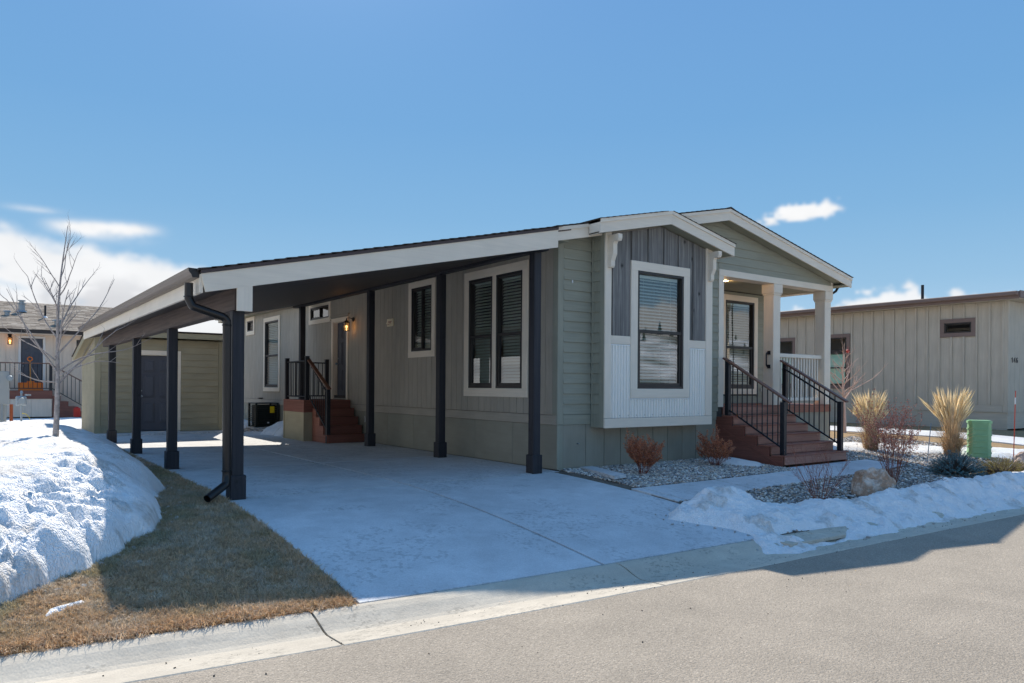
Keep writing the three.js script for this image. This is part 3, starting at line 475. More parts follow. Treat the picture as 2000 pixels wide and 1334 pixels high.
{
  // openings as [u0,u1,v0,v1]; long wall u = world z, front u = world x
  const longHoles = [[-2.80, -.77, 1.173, 3.42], [-5.08, -3.94, 1.974, 3.60], [-11.04, -9.47, 3.066, 3.62], [-15.1, -13.51, 1.154, 3.537], [-17.03, -16.1, 3.077, 3.68], [-9.40, -8.32, 1.0, 3.135]];
  const inset = (h, m) => [h[0] + m, h[1] - m, h[2] + m, h[3] - m];
  // wall cores behind the boards, floor, ceiling: a closed dark interior
  part('wall', rest(-HL, -.005, .0, 3.74, longHoles.map((h) => inset(h, .1))).map(([a, b, c, d]) => box(.004, .14, c, d, a, b, 0)), M.inside, house);
  part('wall', [box(HW - .14, HW - .004, 0, 3.74, -HL, -1.5, 0), box(0.15, HW - .15, 0, 3.74, -HL, -HL + .12, 0)], M.siding, house);
  part('wall', [...rest(.15, 4.2, .0, 3.74, [[1.45, 2.68, 1.3, 3.4]]).map(([a, b, c, d]) => box(a, b, c, d, -.14, -.004, 0)), ...rest(4.2, HW - .15, .0, 3.66, [[6.15, 7.28, 1.3, 3.4]]).map(([a, b, c, d]) => box(a, b, c, d, -1.64, -1.504, 0)), box(4.06, 4.2, 0, 3.66, -1.5, -.14, 0)], M.inside, house);
  part('floor', [box(.15, HW - .15, .75, .95, -HL + .13, -1.65, 0), box(.15, 4.05, .75, .95, -1.65, -.15, 0)], M.inside, house);
  part('ceiling', [box(.15, HW - .15, 3.60, 3.66, -HL + .13, -1.65, 0), box(.15, 4.05, 3.60, 3.66, -1.65, -.15, 0)], M.inside, house);
  // long side: upright grooved boards above the band
  const pitch = .2; let n = 0;
  for (let z = -.11; z > -HL; z -= pitch) for (const [a, b, c, d] of rest(Math.max(z - pitch, -HL) + .004, z - .004, .895, 3.72, longHoles.map((h) => inset(h, .03)))) { const t = .014 + .002 * R(); part('siding_board', box(-t, .004, c, d, a, b, .004), M.siding, house); n++; }
  part('corner_board', box(-.022, .0, .73, 3.75, -.108, .0, .003), M.lap, house);
  for (let z = -.0; z > -HL; z -= 3.6) part('band_board', box(-.03, .004, .735, .89, Math.max(z - 3.6, -HL) + .002, z - .002), M.siding, house);
  for (let z = -.0; z > -HL; z -= 1.22) part('skirting_panel', box(-.012, .004, 0, .73, Math.max(z - 1.22, -HL) + .003, z - .003, .004), M.skirt, house);
  // windows and door of the long side
  const lw = (h, o) => windowUnit(house, [-.017, h[2], h[0]], LEFT, { w: h[1] - h[0], h: h[3] - h[2], ...o });
  lw([-2.80, -.77, 1.173, 3.542], { kind: 'hung', units: 2, mull: .12, cw: .155, blinds: 1, tilt: .9, rail: .47 });
  lw([-5.08, -3.94, 1.974, 3.60], { kind: 'slider', cw: .13, blinds: 1, tilt: .95 });
  lw([-11.04, -9.47, 3.066, 3.65], { kind: 'slider', cw: .12, ft: .035 });
  lw([-15.1, -13.51, 1.154, 3.537], { kind: 'hung', cw: .13, blinds: 1, tilt: 1.1, frame: M.frame });
  lw([-17.03, -16.1, 3.077, 3.69], { kind: 'fixed', cw: .13 });
  doorUnit(house, [-.017, 1.0, -9.30], LEFT, .88, 2.03, M.slate, M.casing, { recess: -.11, cw: .09, knob: -1 });
  part('door_drip_cap', box(-.06, .0, 3.15, 3.2, -9.42, -8.28), M.siding, house);
  part('wall_outlet', [box(-.03, -.016, 1.02, 1.10, -7.15, -7.09)], M.white, house);
  { const pts = []; for (let i = 0; i <= 14; i++) { const a = i / 14 * 5; pts.push(V(-.03, .55 - .07 * Math.cos(a), -7.3 + .03 * Math.sin(a))); } const t = new Tubes(); t.add(pts, .009, [1, 1, 1], 6); part('hose_hook', t.geo(), M.white, house); }
  part('pipe_stub', [cyl(.02, .02, .12, 8).rotateZ(Math.PI / 2).translate(-.02, .92, -15.2), box(-.16, -.13, .9, .94, -15.28, -15.12)], M.black, house);

  // front: lap siding left of the bay, between bay and porch, in the gable
  const frontHoles = [[.713, 3.418, .6, 5], [4.05, HW + 1, -1, 3.69]], ex = .1712;
  for (let y = .905, k = 0; y < 4.75; y += ex, k++) {
    const y1 = y + ex + .006, g = (v) => v < 3.72 ? [0, HW] : [RIDGE - (4.70 - v) / PITCH, RIDGE + (4.70 - v) / PITCH];
    const lo = Math.max(.104, g(y)[0]), hi = Math.min(HW - .02, g(y)[1]); if (hi - lo < .2) continue;
    for (const [a, b, c, d] of rest(lo, hi, y, y1, frontHoles)) { if (d - c < .05) continue; part('siding_board', lapGeo(a + .001, b - .001, c, d), M.lap, house); }
  }
  part('gable_wall', prism([[0, 3.64], [HW, 3.64], [HW, 3.80], [RIDGE, 4.66], [0, 3.80]], -.14, -.003), M.lap, house);
  part('corner_board', box(-.024, .1, .74, 3.80, .002, .026), M.lap, house);
  part('corner_board', box(-.020, .105, .0, .735, .002, .02), M.lap, house);
  part('band_board', box(.102, .70, .735, .9, .002, .028), M.lap, house); part('band_board', box(3.43, 4.0, .735, .9, .002, .028), M.lap, house);
  const sk = [.105, .609, 1.03, 1.42, 1.84, 2.23, 2.62, 3.02, 3.40, 3.998]; for (let i = 0; i < sk.length - 1; i++) part('skirting_panel', box(sk[i] + .004, sk[i + 1] - .004, -.05, .733, .001, .014 + .003 * R(), .004), M.skirt, house);
  part('hose_bib', [cyl(.012, .012, .05, 8).rotateX(Math.PI / 2).translate(.42, .42, .01)], M.galv, house);
  part('wall_outlet', box(.27, .295, 3.08, 3.13, .02, .032), M.white, house);

  // the bay
  const B = { x0: .713, x1: 3.418, z: .344, y0: .68 }, bay = group('bay', house);
  const bayTop = (x) => 4.427 - .2165 * Math.abs(x - 2.065) - .24;
  part('bay_wall', [...rest(B.x0 + .01, B.x1 - .01, B.y0, 3.86, [[1.45, 2.65, 1.3, 3.4]]).map(([a, b, c, d]) => box(a, b, c, d, .2, B.z - .024, 0)), prism([[B.x0 + .01, 3.86], [B.x1 - .01, 3.86], [2.065, 4.17]], .2, B.z - .024)], M.inside, bay);
  part('bay_floor', box(B.x0 + .01, B.x1 - .01, B.y0 + .01, B.y0 + .1, .0, .2, 0), M.lap, bay);
  for (let y = .905; y < 3.86; y += ex) for (const [sx, f] of [[B.x0, -1], [B.x1, 1]]) { const g = lapGeo(0, .17, 0, Math.min(ex + .006, 3.9 - y)); g.applyMatrix4(frameM(f < 0 ? [sx + .012, y, .066] : [sx - .012, y, .236], f < 0 ? LEFT : -LEFT)); part('siding_board', g, M.lap, bay); }
  for (const [sx, f] of [[B.x0, -1], [B.x1, 1]]) { const q = (a, b) => f < 0 ? [sx - a, sx - b] : [sx + a, sx + b]; part('corner_board', box(...q(.014, -.02), .685, 3.93, .03, .066), M.lap, bay); part('corner_board', box(...q(.014, -.02), .685, 3.93, .236, B.z - .002), M.lap, bay); part('band_board', box(...q(.0125, -.02), .685, .903, .068, .234), M.lap, bay); }
  part('corner_board', box(B.x0 - .012, B.x0 + .13, .845, 3.95, B.z - .002, B.z + .026), M.trim, bay); part('corner_board', box(B.x1 - .17, B.x1 + .012, .845, 3.95, B.z - .002, B.z + .026), M.trim, bay);
  part('sill_board', box(B.x0 - .012, B.x1 + .012, .68, .84, B.z - .002, B.z + .03), M.trim, bay);
  part('rail_board', box(.845, 1.30, 2.085, 2.225, B.z - .002, B.z + .024), M.trim, bay); part('rail_board', box(2.79, 3.246, 2.085, 2.225, B.z - .002, B.z + .024), M.trim, bay);
  // weathered boards with battens
  const bx = [.845, .885, 1.328, 1.731, 2.125, 2.507, 2.905, 3.247];
  for (let i = 0; i < bx.length - 1; i++) for (const [a, b, c] of rest(bx[i] + .002, bx[i + 1] - .002, 2.228, 5, [[1.30, 2.79, 0, 3.52]])) { const t0 = bayTop(a), t1 = bayTop(b), pts = a < 2.065 && b > 2.065 ? [[a, c], [b, c], [b, t1], [2.065, bayTop(2.065)], [a, t0]] : [[a, c], [b, c], [b, t1], [a, t0]]; part('weathered_board', prism(pts, B.z - .02, B.z + .004 + .002 * R(), 'xy', true), M.greyWood, bay); }
  for (let i = 1; i < bx.length - 1; i++) for (const [a, b, c] of rest(bx[i] - .022, bx[i] + .022, 2.228, 5, [[1.302, 2.788, 0, 3.52]])) if (b - a > .03) part('batten', box(a, b, c, bayTop(bx[i]) - .01, B.z + .006, B.z + .038), M.greyWood, bay);
  // ribbed metal wainscot, three sheets
  const ribs = (x0, x1, y0, y1) => { const P = [], U = [], pr = []; for (let x = x0; x < x1 - 1e-4; x += .067) for (const [dx, z] of [[0, 0], [.034, 0], [.038, .02], [.060, .02], [.064, 0]]) if (x + dx < x1) pr.push([x + dx, z]); pr.push([x1, 0]); for (let i = 0; i < pr.length - 1; i++) { const [a, z0] = pr[i], [b, z1] = pr[i + 1], A = [a, y0, z0], Bq = [b, y0, z1], Cq = [b, y1, z1], D = [a, y1, z0]; for (const p of [A, Bq, Cq, A, Cq, D]) { P.push(p[0], p[1], p[2] + B.z + .002); U.push(p[0], p[1]); } } return setFlat(P, U); };
  part('metal_sheet', ribs(.848, 1.305, .845, 2.07), M.corrugated, bay); part('metal_sheet', ribs(1.31, 2.785, .845, 1.165), M.corrugated, bay); part('metal_sheet', ribs(2.79, 3.243, .845, 2.07), M.corrugated, bay);
  part('metal_edge', [box(.846, 1.30, 2.055, 2.083, B.z, B.z + .017), box(2.79, 3.245, 2.055, 2.083, B.z, B.z + .017), box(1.30, 2.79, 1.15, 1.176, B.z, B.z + .017), box(1.293, 1.305, 1.15, 2.055, B.z, B.z + .017), box(2.788, 2.80, 1.15, 2.055, B.z, B.z + .017), box(3.238, 3.247, .845, 2.055, B.z, B.z + .017)], M.metalTrim, bay);
  { const sc = []; for (let x = 1.06; x < 3.2; x += .2) sc.push(cyl(.008, .006, .008, 6).rotateX(Math.PI / 2).translate(x, .885, B.z + .011)); for (let x = 1.45; x < 2.75; x += .2) sc.push(cyl(.008, .006, .008, 6).rotateX(Math.PI / 2).translate(x, 1.13, B.z + .011)); part('screw_row', sc, M.galv, bay); }
  windowUnit(house, [1.30, 1.178, B.z + .0], 0, { w: 1.49, h: 2.345, cw: .16, ct: .034, kind: 'hung', blinds: 1, tilt: .62, rail: .49, casing: M.trim });
  // scrolled brackets under the bay's rake
  for (const x of [.80, 3.335]) {
    const pf = [[B.z + .027, 3.34], [B.z + .085, 3.34], [B.z + .10, 3.37], [B.z + .10, 3.45], [B.z + .15, 3.56], [B.z + .15, 3.72], [B.z + .17, 3.76], [B.z + .25, 3.76], [B.z + .27, 3.80], [B.z + .27, 3.87], [B.z + .027, 3.87]];
    part('bracket', prism(pf, x - .045, x + .045, 'zy'), M.trim, bay);
  }

  // porch: jamb, header, columns, deck, ceiling, rail
  const porch = group('porch', house);
  part('jamb_board', box(4.05, 4.20, .985, 3.56, -.02, .03), M.trim, porch); part('jamb_board', box(4.15, 4.198, .985, 3.56, -.16, -.022), M.trim, porch);
  part('header_board', box(4.05, HW + .012, 3.562, 3.69, -.25, .032), M.trim, porch);
  part('header_board', box(HW - .25, HW + .01, 3.562, 3.69, -1.5, -.252), M.trim, porch);
  for (const x of [5.87, 7.80]) {
    part('column', box(x, x + .245, 1.005, 3.36, -.245, 0, .006), M.trim, porch);
    part('column_cap', [box(x - .03, x + .275, 3.37, 3.56, -.275, .033, .006), box(x - .015, x + .26, 3.33, 3.37, -.26, .018, .006)], M.trim, porch);
  }
  part('corner_block', box(HW - .07, HW + .02, 3.692, 3.86, -.02, .034), M.trim, porch);
  for (let z = 0, k = 0; z > -1.49; z -= .14, k++) part('deck_board', box(4.2, HW + .01, .978, 1.003, Math.max(z - .134, -1.5), z, .003), M.composite, porch);
  part('deck_rim', box(4.2, HW + .01, .84, .976, -.03, .002), M.composite, porch); part('deck_rim', box(HW - .02, HW + .012, .84, .976, -1.5, -.032), M.composite, porch);
  for (let x = 4.2; x < HW - .1; x += .643) part('skirting_panel', box(x + .003, Math.min(x + .64, HW), -.06, .838, -.05, -.026, .003), M.skirt, porch);
  for (let k = 0; k < 3; k++) part('skirting_panel', box(HW - .03, HW - .008, -.02, .838, -1.5 + k * .48, -1.5 + k * .48 + .475, .003), M.skirt, porch);
  part('porch_ceiling', box(4.2, HW - .25, 3.60, 3.63, -1.5, -.25), M.soffit, porch);
  for (let y = 1.005; y < 3.6; y += ex) for (const [a, b, c, d] of rest(4.24, HW - .12, y, Math.min(y + ex + .006, 3.6), [[6.05, 7.38, 1.215, 3.51]])) { if (d - c < .04) continue; const g = lapGeo(a, b, c, d); g.translate(0, 0, -1.503); part('siding_board', g, M.lap, porch); }
  for (let y = 1.005; y < 3.6; y += ex) { const g = lapGeo(-1.48, -.17, 0, Math.min(ex + .006, 3.6 - y)); g.applyMatrix4(frameM([4.2, y, 0], Math.PI / 2)); g.scale(1, 1, -1).translate(0, 0, -1.65); const gp = g.attributes.position; for (let i = 0; i < g.attributes.position.count; i += 3) { const t = [gp.getX(i), gp.getY(i), gp.getZ(i)]; gp.setXYZ(i, gp.getX(i + 1), gp.getY(i + 1), gp.getZ(i + 1)); gp.setXYZ(i + 1, ...t); } g.computeVertexNormals(); part('siding_board', g, M.lap, porch); }
  part('corner_board', box(HW - .12, HW + .004, 1.005, 3.6, -1.52, -1.478), M.lap, porch);
  windowUnit(house, [6.05, 1.215, -1.49], 0, { w: 1.33, h: 2.295, cw: .13, ct: .034, kind: 'hung', blinds: 1, tilt: .62, rail: .47, casing: M.casing });
  const rail = group('porch_railing', house); part('top_rail', box(6.117, 7.798, 2.03, 2.11, -.165, -.075), M.porchRail, rail); part('bottom_rail', box(6.117, 7.798, 1.09, 1.16, -.145, -.095), M.porchRail, rail);
  for (let x = 6.2; x < 7.78; x += .107) part('baluster', box(x - .019, x + .019, 1.162, 2.028, -.139, -.101, .003), M.porchRail, rail);
  part('grab_handle', (() => { const t = new Tubes(); t.add([V(5.845, 2.11, -.10), V(5.80, 2.11, -.10), V(5.775, 2.08, -.10), V(5.775, 1.85, -.10), V(5.80, 1.82, -.10), V(5.845, 1.82, -.10)], [.016, .016, .016, .016, .016, .016], [1, 1, 1], 8); return [t.geo(), box(5.85, 5.872, 2.07, 2.15, -.135, -.065), box(5.85, 5.872, 1.78, 1.86, -.135, -.065)]; })(), M.black, porch);
  part('wall_outlet', box(7.52, 7.58, 1.28, 1.37, -1.485, -1.465), M.greyBox, porch);
  { const l = group('ceiling_light', porch, [4.9, 3.6, -.5]); part('trim_ring', new THREE.TorusGeometry(.085, .012, 8, 24).rotateX(Math.PI / 2), M.white, l); part('lens', cyl(.08, .08, .01, 20).translate(0, -.012, 0), std({ color: '#fff0d8', emissive: '#ffc98a', emissiveIntensity: 2.2 }), l); const p = new THREE.PointLight('#ffcf95', .35); p.position.set(0, -.05, 0); l.add(p); }

  // roof: decking, shingle courses, rakes, soffits
  const roof = group('roof', house), z0 = .29, z1 = -HL - .3, xl = -.27, xr = HW + .34;
  const deckPts = (d) => [[xl, roofTop(xl) - d], [RIDGE, roofTop(RIDGE) - d], [xr, roofTop(xr) - d]];
  part('roof_deck', prism([...deckPts(.012), ...deckPts(.075).reverse()], z1, z0 - .012), M.inside, roof);
  const course = (side) => { const e = .142, sl = Math.hypot(1, PITCH), L = (side < 0 ? RIDGE - xl : xr - RIDGE) * sl, n = Math.floor(L / e); for (let k = 0; k < n; k++) { const a = k * e / sl, b = Math.min((k * e + .2) / sl, L / sl), px = (u) => side < 0 ? xl - .03 + u : xr + .03 - u, y = (u) => roofTop(px(u)); part('shingle_course', prism([[px(a), y(a) + .004], [px(a), y(a) + .014], [px(b), y(b) + .004], [px(b), y(b) - .004]], z1 - .02, z0 + .03), M.shingleMain, roof); } };
  M.shingleMain = std({ map: tex(256, 256, (u, v) => { const t = hash(Math.floor(u * 6), Math.floor(v * 40), 5); return tint(hex('#4a413d'), .75 + .35 * t + .25 * (vnoise(u * 128, v * 128, 9, 128, 128) - .5)); }, true, 1.8), roughness: .95 });
  course(-1); course(1);
  part('ridge_cap', prism([[RIDGE - .15, 4.8], [RIDGE, 4.845], [RIDGE + .15, 4.8], [RIDGE, 4.825]], z1 - .02, z0 + .03), M.shingleMain, roof);
  const rake = (xa, xb, za, zb, top, hgt) => prism([[xa, top(xa) - hgt], [xb, top(xb) - hgt], [xb, top(xb)], [xa, top(xa)]], za, zb);
  const rt = (x) => roofTop(x) - .014;
  part('rake_board', rake(xl, RIDGE - .001, z0 - .03, z0, rt, .215), M.trim, roof); part('rake_board', rake(RIDGE + .001, xr, z0 - .03, z0, rt, .215), M.trim, roof);
  part('rake_trim', rake(xl, RIDGE - .001, z0 + .001, z0 + .02, (x) => rt(x) + .002, .058), M.trim, roof); part('rake_trim', rake(RIDGE + .001, xr, z0 + .001, z0 + .02, (x) => rt(x) + .002, .058), M.trim, roof);
  part('soffit', rake(xl, RIDGE, .03, z0 - .032, (x) => roofTop(x) - .185, .02), M.soffit, roof); part('soffit', rake(RIDGE, xr, .03, z0 - .032, (x) => roofTop(x) - .185, .02), M.soffit, roof);
  for (const [xa, xb, wx] of [[xl, xl + .025, 0], [xr - .025, xr, HW]]) { const y = roofTop(xa); part('fascia_board', box(xa, xb, y - .19, y - .015, z1, z0 - .032), M.trim, roof); part('soffit', box(Math.min(xa, wx), Math.max(xb, wx), y - .21, y - .192, z1, z0 - .034, 0), M.soffit, roof); }
  // right eave gutter with its elbow
  const gut = (x, y, a, b) => [box(x, x + .1, y - .1, y - .095, a, b, 0), box(x + .095, x + .1, y - .095, y, a, b, 0), box(x, x + .004, y - .095, y, a, b, 0), box(x, x + .1, y - .095, y, b - .004, b, 0)];
  part('gutter', gut(xr + .002, roofTop(xr) - .02, z1, z0 - .05), M.gutterBlack, roof);
  { const t = new Tubes(); t.add([V(xr + .05, 3.78, -.06), V(xr + .05, 3.70, -.07), V(xr + .02, 3.62, -.1), V(xr - .12, 3.52, -.17), V(xr - .24, 3.46, -.25), V(xr - .265, 3.40, -.27), V(xr - .265, 2.6, -.29), V(xr - .265, .2, -.29)], .035, [1, 1, 1], 8); t.p.length; part('downspout', t.geo(), M.gutterBlack, roof); }
  part('gutter', (() => { const x = xl - .11, y = roofTop(xl) - .02; return [box(x, x + .105, y - .1, y - .095, z1, -12.1, 0), box(x, x + .005, y - .095, y, z1, -12.1, 0)]; })(), M.gutterBlack, roof);

  // bay gable roof
  const bt = (x) => 4.427 - .2165 * Math.abs(x - 2.065), ba = .385, bb = 3.79, bz = .585;
  part('bay_roof_deck', prism([[ba, bt(ba)], [2.065, bt(2.065)], [bb, bt(bb)], [bb, bt(bb) - .05], [2.065, bt(2.065) - .05], [ba, bt(ba) - .05]], -.9, bz - .002), M.inside, roof);
  for (const sd of [-1, 1]) for (let k = 0; k < 12; k++) { const a = k * .14, b = a + .19, px = (u) => sd < 0 ? ba - .02 + u : bb + .02 - u; if (px(b) * sd < 2.065 * sd) continue; part('shingle_course', prism([[px(a), bt(px(a)) + .003], [px(a), bt(px(a)) + .014], [px(b), bt(px(b)) + .004], [px(b), bt(px(b)) - .004]], -.9, bz + .03), M.shingleMain, roof); }
  part('rake_board', rake(ba, 2.064, bz - .03, bz, (x) => bt(x) - .003, .225), M.trim, roof); part('rake_board', rake(2.066, bb, bz - .03, bz, (x) => bt(x) - .003, .225), M.trim, roof);
  part('rake_trim', rake(ba, 2.064, bz + .001, bz + .02, (x) => bt(x) - .001, .06), M.trim, roof); part('rake_trim', rake(2.066, bb, bz + .001, bz + .02, (x) => bt(x) - .001, .06), M.trim, roof);
  part('soffit', rake(ba, 2.064, .315, bz - .032, (x) => bt(x) - .2, .02), M.soffit, roof); part('soffit', rake(2.066, bb, .315, bz - .032, (x) => bt(x) - .2, .02), M.soffit, roof);
  part('fascia_board', box(ba, ba + .025, bt(ba) - .228, bt(ba) - .005, .312, bz - .032), M.trim, roof); part('fascia_board', box(bb - .025, bb, bt(bb) - .228, bt(bb) - .005, .04, bz - .032), M.trim, roof);

  // figure on the wall beside the bay
  const font = await new FontLoader().loadAsync('fonts/droid/droid_sans_bold.typeface.json');
  M.font = font;
  part('house_number', new TextGeometry('5', { font, size: .13, depth: .012, curveSegments: 4 }).translate(3.66, 2.32, .026), M.black, house);
}

// front steps with two railings
{
  const st = thing('front_steps', 'brown composite porch steps with black metal railings on both sides', 'steps', [4.0, 0, 0]), Wd = 2.1, run = .275, rise = .17, top = .83, z0 = .42;
  for (let k = 0; k < 5; k++) {
    const y = top - k * rise, zn = z0 + k * run, zb = zn - run - .02;
    for (let q = 0; q < 2; q++) part('tread_board', box(-.012, Wd + .012, y - .026, y, zn - run + .014 + q * .1305, zn - run + .014 + (q + 1) * .1305 - .005 + (q ? .018 : 0), .004), M.composite, st);
    part('riser_board', box(.034, Wd - .034, y - rise + .002, y - .027, zn - .03, zn - .006), M.riser, st);
  }
  part('riser_board', box(.2, Wd - .004, .832, .976, .008, .03), M.riser, st);
  const pts = [[.01, -.06], [1.49, -.06]]; const sp = [[.0, -.06], [1.488, -.06]]; for (let k = 4; k >= 0; k--) { const y = top - k * rise - .028, zn = z0 + k * run - .032; sp.push([zn, y - (k === 4 ? 0 : 0)]); if (k > 0) sp.push([zn - run, y]); } sp.push([.0, top - .028]);
  part('stringer_board', prism(sp, 0, .03, 'zy'), M.compositeDark, st); part('stringer_board', prism(sp, Wd - .03, Wd, 'zy'), M.compositeDark, st);
  part('stringer_trim', prism([[.03, .60], [1.40, -.05], [1.44, -.05], [1.44, -.03], [.03, .66]], -.012, -.001, 'zy'), M.compositeDark, st);
  for (const [nm, x, dbl] of [['left', .12, 0], ['right', Wd - .1, 1]]) {
    const r = group('railing', st), a = V(x, .833, .2), b = V(x, .153, 1.42);
    part('post', box(x - .045, x + .045, .833, 1.90, .155, .245, .006), M.black, r); part('post', box(x - .045, x + .045, .153, 1.11, 1.375, 1.465, .006), M.black, r);
    part('handrail', bar([x, 1.945, .10], [x, 1.105, 1.56], .10, .035, .006), M.rail, r);
    const yTop = (z) => 1.875 - (z - .2) * .575, yBot = (z) => .95 - (z - .2) * .562;
    part('lower_rail', bar([x, yBot(.24), .24], [x, yBot(1.38), 1.38], .028, .028), M.black, r); part('upper_rail', bar([x, yTop(.24), .24], [x, yTop(1.38), 1.38], .028, .028), M.black, r);
    if (dbl) part('grip_rail', bar([x - .07, yTop(.2) - .09, .2], [x - .07, yTop(1.4) - .09, 1.4], .03, .03), M.black, r);
    for (let k = 1; k <= 10; k++) { const z = .2 + k * (1.22 / 11); part('baluster', box(x - .009, x + .009, yBot(z), yTop(z), z - .009, z + .009, .002), M.black, r); }
  }
}
// side steps at the door under the carport
{
  const st = thing('side_steps', 'brown landing with steps and black railing at the side door', 'steps', [0, 0, -8.1]);
  const zl = -1.45, x0 = -1.25, top = 1.0, n = 5, rise = .2, run = .235;
  for (let k = 0; k < 9; k++) part('deck_board', box(x0 - .012, -.05, top - .026, top, zl + k * .161, zl + (k + 1) * .161 - .006, .003), M.composite, st);
  part('deck_rim', box(x0 - .01, x0 + .02, .70, top - .028, zl, 0), M.compositeDark, st); part('deck_rim', box(x0 + .02, -.05, .70, top - .028, -.03, -.002), M.compositeDark, st); part('deck_rim', box(x0 + .02, -.05, .70, top - .028, zl, zl + .03), M.compositeDark, st);
  part('skirting_panel', box(x0, x0 + .02, 0, .698, zl, -.02), M.shed, st); part('skirting_panel', box(x0, -1.02, 0, .698, -.018, -.002), M.shed, st); part('corner_board', box(x0 - .014, x0 - .001, 0, .697, -.07, .004), M.shed, st); part('corner_board', box(x0 - .014, x0 - .001, 0, .697, zl, zl + .06), M.shed, st);
  const X0 = -1.04, X1 = -.06;
  for (let k = 0; k < n - 1; k++) { const y = top - (k + 1) * rise, zn = (k + 1) * run; part('tread_board', box(X0 - .01, X1, y - .026, y, zn - run + .002, zn + .012, .004), M.compositeDark, st); }
  for (let k = 0; k < n; k++) { const y = top - k * rise; part('riser_board', box(X0 + .03, X1, y - rise + (k < n - 1 ? .001 : .004), y - .028, k * run + .0 - .016 + (k ? 0 : .018), k * run + .004 + (k ? 0 : .018)), M.compositeDark, st); }
  const sp = [[0, 0], [(n - 1) * run - .014, 0]]; for (let k = n - 2; k >= 0; k--) { const y = top - (k + 1) * rise - .028; sp.push([(k + 1) * run - .014, y]); if (k > 0) sp.push([k * run - .014, y]); } sp.push([0, top - rise - .028]);
  part('stringer_board', prism(sp, X0, X0 + .028, 'zy'), M.composite, st); part('stringer_board', prism(sp, X1 - .03, X1 - .002, 'zy'), M.composite, st);
  const r = group('railing', st);
  const post = (x, z, y0, y1) => part('post', [box(x - .045, x + .045, y0, y1, z - .045, z + .045, .005), box(x - .052, x + .052, y1, y1 + .02, z - .052, z + .052, .006)], M.black, r);
  const xo = -1.19, zo = zl + .06; post(xo, zo, top, 2.03); post(xo + .03, -.06, top, 2.05); post(-.12, zo, top, 2.03); post(xo + .19, (n - 1) * run - .06, .0, 1.28);
  for (const y of [1.08, 1.95]) { part('rail_bar', box(xo - .016, xo + .016, y - .016, y + .016, zo + .045, -.105), M.black, r); part('rail_bar', box(xo + .045, -.165, y - .016, y + .016, zo - .016, zo + .016), M.black, r); }
  for (let k = 1; k < 11; k++) { const z = mix(zo, -.06, k / 11); part('baluster', box(xo - .008, xo + .008, 1.096, 1.934, z - .008, z + .008, .002), M.black, r); }
  for (let k = 1; k < 9; k++) { const x = mix(xo, -.12, k / 9); part('baluster', box(x - .008, x + .008, 1.096, 1.934, zo - .008, zo + .008, .002), M.black, r); }
  const pa = V(xo + .06, 2.02, -.1), pb = V(xo + .19, 1.27, (n - 1) * run + .02); part('handrail', bar([pa.x, pa.y, pa.z], [pb.x, pb.y, pb.z], .1, .035, .005), M.rail, r);
  part('lower_rail', bar([xo + .06, 1.10, -.02], [xo + .19, .30, (n - 1) * run - .1], .028, .028), M.black, r); part('upper_rail', bar([xo + .06, 1.93, -.02], [xo + .19, 1.16, (n - 1) * run - .1], .028, .028), M.black, r);
  for (let k = 1; k <= 8; k++) { const t = k / 9, x = mix(xo + .06, xo + .19, t), z = mix(-.02, (n - 1) * run - .1, t); part('baluster', box(x - .008, x + .008, mix(1.10, .30, t), mix(1.93, 1.16, t), z - .008, z + .008, .002), M.black, r); }
}
